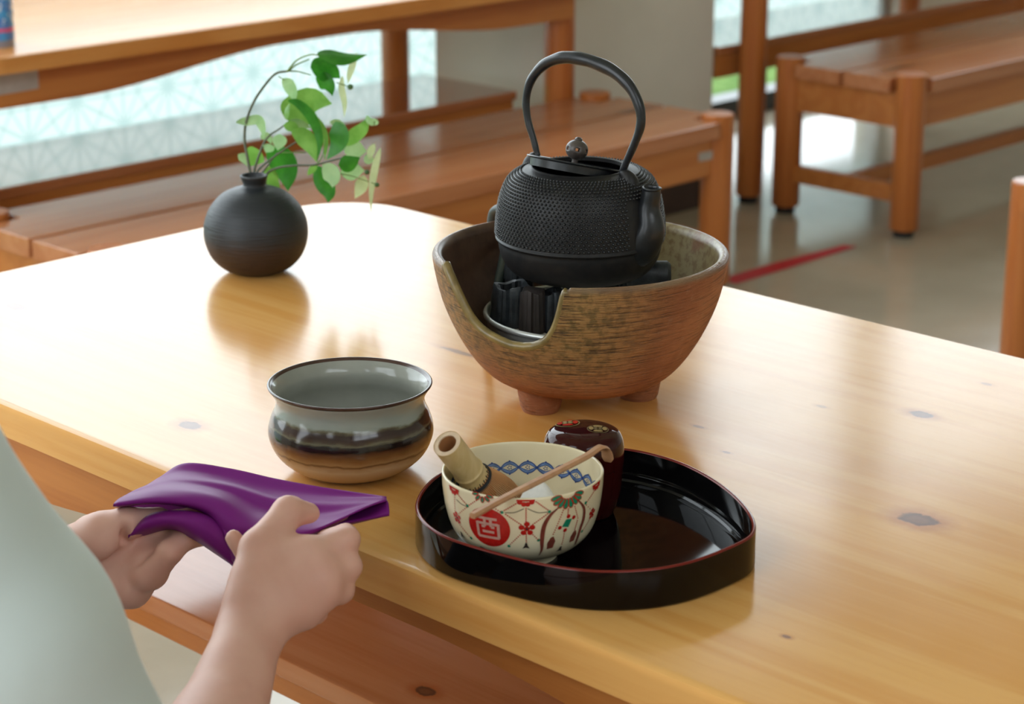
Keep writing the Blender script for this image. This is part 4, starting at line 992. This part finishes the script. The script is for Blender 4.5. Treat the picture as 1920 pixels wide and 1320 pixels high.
# paper labels stuck on the woodwork
def sticker(P, n, name, label):
    m = MB(); v = [np.array(p)-np.array(n)*0 for p in P]; v2 = [np.array(p)+np.array(n)*.0012 for p in P]
    m.add(v+v2, [[4, 5, 6, 7], [0, 1, 5, 4], [1, 2, 6, 5], [2, 3, 7, 6], [3, 0, 4, 7]]); o = m.obj(name, M['label'], loc=P[0], smooth=0); tag(o, label, 'sticker'); return o
ya = 3.65-.325-.011
pp = [on_plane(x, y, (0, ya-.0003, 0), np.array([0, 1., 0])) for x, y in ((-40, 185), (72, 166), (70, 130), (-40, 146))]
sticker(pp, (0, -1, 0), 'paper_label', 'grey paper label stuck on the apron of the far table')
yb = 3.107-.186-.013
pp = [on_plane(x, y, (0, yb-.0003, 0), np.array([0, 1., 0])) for x, y in ((1310, 303), (1337, 298), (1337, 282), (1310, 287))]
sticker(pp, (0, -1, 0), 'paper_label', 'small pale label on the front rail of the bench, beside its post')

#PERSON
# ------------------------------------------------------------------ person (one continuous skin surface grown from tapered limbs)
def smin(a, b, k):
    h = np.clip(.5+.5*(b-a)/k, 0, 1); return b+(a-b)*h-k*h*(1-h)
def seg(p, a, b, ra, rb):
    a = np.asarray(a, np.float32); b = np.asarray(b, np.float32); ba = b-a; L = float(ba @ ba)+1e-12; pa = p-a
    h = np.clip((pa @ ba)/L, 0, 1); q = pa-h[:, None]*ba
    return np.sqrt(np.einsum('ij,ij->i', q, q))-(ra+(rb-ra)*h)
def field(groups, cuts=()):
    """groups: (blend, inner blend, [(a, b, ra, rb)])"""
    def F(p):
        d = np.full(len(p), 9.0, np.float32)
        for k, ki, prims in groups:
            g = None
            for a, b, ra, rb in prims:
                q = seg(p, a, b, ra, rb); g = q if g is None else smin(g, q, ki)
            d = smin(d, g, k)
        for a, b, r, k in cuts: d = -smin(-d, seg(p, a, b, r, r), k)
        return d
    return F
def surface(F, lo, hi, h, B=8, smooth=2):
    """sparse surface nets"""
    lo = np.asarray(lo, np.float64); n = np.ceil((np.asarray(hi)-lo)/h/B).astype(int)
    g = np.stack(np.meshgrid(*[np.arange(k) for k in n], indexing='ij'), -1).reshape(-1, 3)
    ctr = (lo+(g*B+B/2)*h).astype(np.float32)
    act = np.abs(F(ctr)) < h*B*1.15
    N = n*B+1; G = np.full(N, 9.0, np.float32); loc = np.stack(np.meshgrid(*[np.arange(B+1)]*3, indexing='ij'), -1).reshape(-1, 3)
    act = g[act]
    for i in range(0, len(act), 400):
        idx = (act[i:i+400, None, :]*B+loc[None]).reshape(-1, 3); G[idx[:, 0], idx[:, 1], idx[:, 2]] = F((lo+idx*h).astype(np.float32))
    ins = G < 0
    c8 = [(a, b, c) for a in (0, 1) for b in (0, 1) for c in (0, 1)]
    sl = lambda o: tuple(slice(q, s-1+q) for q, s in zip(o, N))
    cnt = sum(ins[sl(o)].astype(np.int8) for o in c8); near = np.max([G[sl(o)] for o in c8], axis=0) < 5
    cell = (cnt > 0) & (cnt < 8) & near; ci = np.argwhere(cell); vid = np.full(cell.shape, -1, np.int64); vid[cell] = np.arange(len(ci))
    acc = np.zeros((len(ci), 3)); wt = np.zeros(len(ci))
    for o in c8:
        for ax_ in range(3):
            if o[ax_]: continue
            o2 = list(o); o2[ax_] = 1
            a = G[ci[:, 0]+o[0], ci[:, 1]+o[1], ci[:, 2]+o[2]]; b = G[ci[:, 0]+o2[0], ci[:, 1]+o2[1], ci[:, 2]+o2[2]]
            m = (a < 0) != (b < 0); t = np.where(m, a/(a-b+1e-12), 0); P = np.array(o)[None]+0.0*acc; P[:, ax_] = t; acc += P*m[:, None]; wt += m
    vert = lo+(ci+acc/wt[:, None])*h
    faces = []
    for ax_ in range(3):
        u, v = (ax_+1) % 3, (ax_+2) % 3
        s0 = [slice(None)]*3; s1 = [slice(None)]*3; s0[ax_] = slice(0, -1); s1[ax_] = slice(1, None)
        A, Bm = ins[tuple(s0)], ins[tuple(s1)]; e = np.argwhere((A != Bm))
        e = e[(e[:, u] > 0) & (e[:, v] > 0) & (e[:, u] < cell.shape[u]) & (e[:, v] < cell.shape[v])]
        if not len(e): continue
        du = np.zeros(3, int); du[u] = 1; dv_ = np.zeros(3, int); dv_[v] = 1
        q = [vid[tuple(k.T)] for k in (e-du-dv_, e-dv_, e, e-du)]; q = np.stack(q, 1)
        flip = ~A[tuple(e.T)]; q[flip] = q[flip][:, ::-1]; q = q[(q >= 0).all(1)]; faces.append(q)
    f = np.concatenate(faces)
    for _ in range(smooth):
        s_ = np.zeros_like(vert); c_ = np.zeros(len(vert))
        for a, b in ((0, 1), (1, 2), (2, 3), (3, 0)):
            np.add.at(s_, f[:, a], vert[f[:, b]]); np.add.at(s_, f[:, b], vert[f[:, a]]); np.add.at(c_, f[:, a], 1); np.add.at(c_, f[:, b], 1)
        vert = .45*vert+.55*s_/np.maximum(c_, 1)[:, None]
    return vert, f
def chain(P, R): return [(P[i], P[i+1], R[i], R[i+1]) for i in range(len(P)-1)]

def skin_mat():
    t = NT('skin'); p = t.objc(); n = t.noise(p, 28, 3); n2 = t.noise(p, 330, 3)
    col = t.mix(t.smooth(n, .3, .7), s2l((220, 168, 150)), s2l((228, 180, 162)))
    t.bsdf(col, .48, .4, 0, t.bump(n2, .10, .0006), Subsurface_Weight=.12, Subsurface_Scale=.006, Subsurface_Radius=(1.0, .35, .2)); return t.m
M['skin'] = skin_mat()
M['white_top'] = plain('white_blouse', (206, 218, 216), .7, .25, nz=.02, nscale=10, Sheen_Weight=.15)
M['trousers'] = plain('dark_trousers', (52, 54, 66), .8, .2, nz=.1); M['hair'] = plain('black_hair', (26, 22, 20), .4, nz=.2, nscale=90, bump=.3)
M['shoe'] = plain('dark_shoe', (40, 36, 34), .5, nz=.1)

SY = 1.18
shR = np.array([.532, SY-.145, .935]); shL = np.array([.535, SY+.160, .928])
elR = D(252, 1575, 1.275); elL = np.array([.62, 1.43, .68])
wrR = D(470, 1182, 1.475); wrL = D(112, 1085, 1.685)
# right hand: back of the hand seen, fingers curled round the cloth, thumb on top
rh_palm = [(wrR, D(500, 1120, 1.487), .0215, .0195), (D(500, 1130, 1.487), D(578, 1040, 1.50), .0190, .0140), (D(502, 1130, 1.487), D(606, 1078, 1.497), .0190, .0135),
           (D(500, 1140, 1.487), D(602, 1112, 1.497), .0190, .0130), (D(495, 1150, 1.487), D(570, 1146, 1.497), .0190, .0125), (D(480, 1090, 1.487), D(545, 1045, 1.500), .0150, .0130)]
rh_thumb = chain([D(466, 1125, 1.480), D(487, 1030, 1.497), D(541, 960, 1.522), D(580, 962, 1.536)], [.0160, .0142, .0112, .0080])
rh_f = [chain([D(575, 1046, 1.502), D(650, 1012, 1.516), D(648, 1004, 1.548), D(610, 1010, 1.560)], [.0130, .0098, .0088, .0074]),
        chain([D(600, 1080, 1.497), D(652, 1062, 1.514), D(640, 1048, 1.548), D(600, 1046, 1.558)], [.0132, .0105, .0090, .0076]),
        chain([D(598, 1112, 1.497), D(638, 1106, 1.514), D(622, 1088, 1.545), D(586, 1080, 1.553)], [.0128, .0102, .0088, .0074]),
        chain([D(566, 1146, 1.499), D(590, 1146, 1.512), D(550, 1115, 1.545), D(482, 1075, 1.556), D(438, 1008, 1.560)], [.0122, .0094, .0088, .0080, .0066])]
# left hand: open palm up under the cloth, thumb along its lower edge
lh_palm = [(wrL, D(175, 1070, 1.67), .0200, .0190), (D(160, 1070, 1.675), D(250, 1018, 1.655), .0180, .0120), (D(165, 1075, 1.675), D(268, 1038, 1.65), .0180, .0115), (D(170, 1085, 1.675), D(282, 1058, 1.64), .0180, .0115),
           (D(190, 1105, 1.67), D(283, 1074, 1.635), .0170, .0125), (D(150, 1085, 1.68), D(248, 1108, 1.650), .0180, .0140)]
lh_then = [(D(148, 1034, 1.665), D(192, 1006, 1.635), .0230, .0190)]
lh_thumb = chain([D(176, 1006, 1.640), D(236, 981, 1.630), D(298, 972, 1.640)], [.0165, .0122, .0092])
lh_f = [chain([D(252, 1010, 1.652), D(330, 978, 1.650), D(385, 965, 1.650), D(420, 960, 1.650)], [.0105, .0092, .0084, .0072]),
        chain([D(268, 1032, 1.648), D(340, 1000, 1.645), D(395, 1000, 1.640), D(430, 1000, 1.640)], [.0108, .0094, .0086, .0074]),
        chain([D(282, 1054, 1.640), D(336, 1012, 1.632), D(385, 1000, 1.632), D(415, 1000, 1.632)], [.0106, .0092, .0084, .0070]),
        chain([D(280, 1074, 1.632), D(318, 1034, 1.618), D(350, 1010, 1.624), D(378, 1000, 1.634)], [.0130, .0102, .0078, .0066])]
hip = np.array([.47, SY, .485])
head = np.array([.585, SY, 1.20])
torso = [((.47, SY-.08, .518), (.47, SY+.08, .512), .098, .098), ((.48, SY, .53), (.50, SY, .80), .108, .112), ((.50, SY-.075, .80), (.50, SY+.075, .80), .095, .095), ((.53, SY-.14, .93), (.53, SY+.14, .93), .055, .055), ((.53, SY, .93), (.56, SY, 1.07), .055, .048)]
headp = [((.575, SY, 1.19), (.590, SY, 1.225), .082, .086), ((.615, SY, 1.165), (.632, SY, 1.135), .060, .040), ((.665, SY, 1.200), (.690, SY, 1.172), .008, .014), ((.650, SY-.03, 1.226), (.650, SY+.03, 1.226), .018, .018),
         ((.655, SY-.018, 1.145), (.655, SY+.018, 1.145), .012, .012), ((.580, SY-.086, 1.215), (.582, SY-.086, 1.175), .014, .010), ((.580, SY+.086, 1.215), (.582, SY+.086, 1.175), .014, .010)]
legs = []
for s in (-1, 1):
    legs.append(chain([(.47, SY+s*.085, .500), (.66, SY+s*.10, .486), (.86, SY+s*.095, .452)], [.085, .070, .052])+chain([(.86, SY+s*.095, .452), (.87, SY+s*.095, .28), (.85, SY+s*.095, .075)], [.052, .050, .034])+[((.85, SY+s*.095, .05), (1.02, SY+s*.10, .03), .032, .026)])
arms = [chain([shR, elR, D(405, 1375, 1.40), wrR], [.050, .040, .032, .0225]), chain([shL, elL, wrL], [.050, .040, .022])]
groups = [(.04, .05, torso), (.03, .02, headp)]+[(.03, .02, l) for l in legs]+[(.02, .012, a) for a in arms]
groups += [(.012, .012, rh_palm), (.010, .006, rh_thumb), (.010, .012, lh_palm), (.007, .006, lh_then), (.007, .005, lh_thumb)]+[(.005, .003, f) for f in rh_f]+[(.0055, .003, f) for f in lh_f]
cuts = [(D(160, 1056, 1.640), D(236, 1032, 1.629), .0034, .004), (D(205, 1085, 1.634), D(284, 1032, 1.618), .0030, .004), (D(240, 1100, 1.630), D(226, 1060, 1.630), .0022, .004), (D(228, 1012, 1.630), D(236, 988, 1.617), .0036, .004), (D(262, 1052, 1.626), D(300, 1010, 1.622), .0028, .004)]
per = thing('person', 'person in a white top seated at the table, folding a purple cloth', 'person', (.46, SY, .412))
bv, bf = surface(field(groups, cuts), (.32, SY-.36, -.005), (1.06, SY+.36, 1.34), .003, smooth=1)
mk('body', bv, bf, M['skin'], per, smooth=180)
for y, r_ in ((SY-.033, 0), (SY+.033, 0)):
    bm = bmesh.new(); bmesh.ops.create_uvsphere(bm, u_segments=12, v_segments=8, radius=.012); m = MB().bm(bm); mk('eye', np.array(m.v)+np.array([.655, y, 1.207]), m.f, M['hair'], per, smooth=180)
# thumb nail of the right hand
c = D(579, 957, 1.5295); m = MB(); v = []
for i in range(5):
    for j in range(5):
        x, y = (i-2)/2, (j-2)/2; v.append(c+RGT*(.0038*x-.0012*y)+UPV*(.0034*y+.001*x)-FWD*(.0012-.0022*y*y-.0012*x*x))
M['nail'] = plain('fingernail', (222, 176, 160), .25, nz=.03)
mk('thumb_nail', v, [[i*5+j, i*5+j+1, (i+1)*5+j+1, (i+1)*5+j] for i in range(4) for j in range(4)], M['nail'], per, smooth=180)
# clothes
tor2 = [(a, b, ra+.014, rb+.014) for a, b, ra, rb in torso[:4]]+[((.53, SY, .93), (.54, SY, 1.0), .06, .060)]
slR = chain([shR+np.array([0, 0, .004]), shR+(elR-shR)*.5, shR+(elR-shR)*.93], [.069, .069, .056]); slL = chain([shL, shL+(elL-shL)*.5, shL+(elL-shL)*.93], [.066, .064, .056])
fold_ = [(D(40, 950, 1.125), D(190, 1190, 1.165), .010, .010)]
cv, cf = surface(field([(.05, .05, tor2), (.035, .02, slR), (.035, .02, slL)]), (.30, SY-.34, .36), (.80, SY+.36, 1.10), .006, smooth=3)
wv = np.sin(cv[:, 2]*55+cv[:, 0]*40+np.sin(cv[:, 1]*30)*1.5)*.0012
mk('white_top', cv+wv[:, None]*np.array([.6, -.6, .3]), cf, M['white_top'], per, smooth=180)
lg2 = [[(a, b, ra+.008, rb+.008) for a, b, ra, rb in l[:4]] for l in legs]
tv, tf = surface(field([(.05, .05, [(a, b, ra+.008, rb+.008) for a, b, ra, rb in torso[:1]])]+[(.03, .02, l) for l in lg2]), (.28, SY-.30, .02), (1.02, SY+.30, .66), .007, smooth=3)
mk('trousers', tv, tf, M['trousers'], per, smooth=180)
for s in (-1, 1):
    l = [((.845, SY+s*.095, .050), (1.03, SY+s*.10, .034), .040, .033)]
    sv, sf = surface(field([(.02, .02, l)]), (.76, SY+s*.1-.07, .0), (1.09, SY+s*.1+.07, .12), .006); mk('shoe', sv, sf, M['shoe'], per, smooth=180)
hr_ = field([(.02, .02, [((.562, SY, 1.20), (.580, SY, 1.238), .088, .088), ((.535, SY, 1.20), (.515, SY, 1.13), .07, .05), ((.49, SY, 1.17), (.475, SY, 1.15), .045, .04)])], ())
def hf(p): return np.maximum(hr_(p), np.minimum(p[:, 0]-.615-(p[:, 2]-1.24)*.6, .2).astype(np.float32))
hv, hfc = surface(hf, (.40, SY-.12, 1.04), (.70, SY+.12, 1.36), .006); mk('hair', hv, hfc, M['hair'], per, smooth=180)

# ------------------------------------------------------------------ purple cloth held between the hands
def silk():
    t = NT('purple_silk'); n = t.noise(t.objc(), 700, 2)
    t.bsdf(s2l((122, 34, 124)), .42, .14, 0, t.bump(n, .08, .0004)); return t.m
M['silk'] = silk()
def sheet(rows, nu=10, nv=6):
    R = [np.array([D(*q) for q in crom(np.array(r, float), nu)]) for r in rows]; R = np.array(R)          # rows x u x 3
    Q = np.array([crom(R[:, k], nv) for k in range(R.shape[1])]); a, b = Q.shape[:2]
    return Q.reshape(-1, 3), [[i*b+j, (i+1)*b+j, (i+1)*b+j+1, i*b+j+1] for i in range(a-1) for j in range(b-1)]
m = MB()
# upper sheet: from the hidden back, over the top edge, two soft ridges, to the front lip and under it
m.add(*sheet([
    [(268, 935, 1.672), (350, 905, 1.672), (430, 915, 1.655), (520, 935, 1.632), (620, 945, 1.61), (722, 952, 1.592)],
    [(300, 897, 1.676), (348, 870, 1.672), (430, 879, 1.655), (520, 899, 1.634), (620, 917, 1.61), (724, 933, 1.590)],
    [(276, 910, 1.664), (340, 885, 1.663), (430, 898, 1.648), (520, 920, 1.627), (620, 931, 1.605), (725, 936, 1.584)],
    [(255, 919, 1.648), (330, 899, 1.646), (425, 909, 1.629), (520, 938, 1.605), (620, 946, 1.588), (722, 939, 1.575)],
    [(238, 928, 1.640), (320, 908, 1.637), (415, 921, 1.623), (508, 957, 1.601), (610, 964, 1.581), (700, 946, 1.571)],
    [(222, 937, 1.622), (308, 922, 1.618), (402, 932, 1.604), (480, 975, 1.584), (590, 983, 1.566), (678, 955, 1.562)],
    [(212, 948, 1.614), (300, 940, 1.608), (388, 952, 1.598), (450, 992, 1.580), (560, 1004, 1.560), (655, 966, 1.558)],
    [(222, 950, 1.640), (302, 944, 1.628), (384, 962, 1.610), (436, 1020, 1.590), (545, 1020, 1.572), (650, 972, 1.566)]]))
# hanging front panel, running down to the lower corner behind the right hand
m.add(*sheet([
    [(408, 962, 1.597), (450, 985, 1.585), (500, 1005, 1.575), (560, 1005, 1.566)],
    [(416, 985, 1.592), (450, 1010, 1.582), (500, 1030, 1.574), (556, 1025, 1.568)],
    [(424, 1015, 1.590), (450, 1040, 1.582), (490, 1055, 1.576), (540, 1045, 1.570)],
    [(432, 1045, 1.592), (446, 1064, 1.588), (470, 1072, 1.582), (520, 1060, 1.576)]], 8, 6))
# lower roll lying on the fingers of the left hand
m.add(*sheet([
    [(262, 985, 1.650), (290, 968, 1.650), (335, 962, 1.642), (380, 968, 1.630), (412, 985, 1.616), (440, 1010, 1.604)],
    [(252, 990, 1.632), (284, 964, 1.624), (335, 958, 1.614), (385, 966, 1.604), (418, 990, 1.597), (445, 1030, 1.594)],
    [(244, 1000, 1.626), (276, 975, 1.612), (330, 970, 1.602), (380, 984, 1.594), (415, 1012, 1.590), (444, 1050, 1.590)],
    [(240, 1008, 1.628), (270, 992, 1.616), (322, 984, 1.606), (370, 1002, 1.598), (408, 1032, 1.594), (442, 1064, 1.594)],
    [(246, 1011, 1.642), (275, 1002, 1.636), (322, 992, 1.626), (362, 1010, 1.614), (402, 1036, 1.606), (440, 1062, 1.604)]], 8, 6))
m.add(*sheet([[(238, 932, 1.668), (320, 918, 1.668), (400, 930, 1.650), (440, 975, 1.632)], [(232, 975, 1.664), (320, 965, 1.660), (400, 975, 1.640), (440, 1010, 1.622)], [(240, 1004, 1.660), (320, 990, 1.650), (400, 1000, 1.630), (440, 1030, 1.612)]], 8, 5))
# dark hollow of the folded end: the lower layer comes back from the right edge
m.add(*sheet([
    [(560, 985, 1.600), (620, 968, 1.600), (680, 952, 1.596), (724, 934, 1.588)],
    [(560, 996, 1.590), (625, 978, 1.590), (685, 962, 1.586), (728, 944, 1.580)],
    [(560, 1006, 1.578), (630, 984, 1.578), (690, 972, 1.576), (730, 964, 1.574)],
    [(560, 1012, 1.590), (630, 990, 1.590), (690, 975, 1.588), (728, 966, 1.586)]], 8, 6))
cl = m.obj('silk_cloth', M['silk'], loc=D(470, 960, 1.60), smooth=180)
sol = cl.modifiers.new('thick', 'SOLIDIFY'); sol.thickness = .0012; sol.offset = 0
tag(cl, 'purple silk cloth being folded in the two hands of the person', 'cloth')
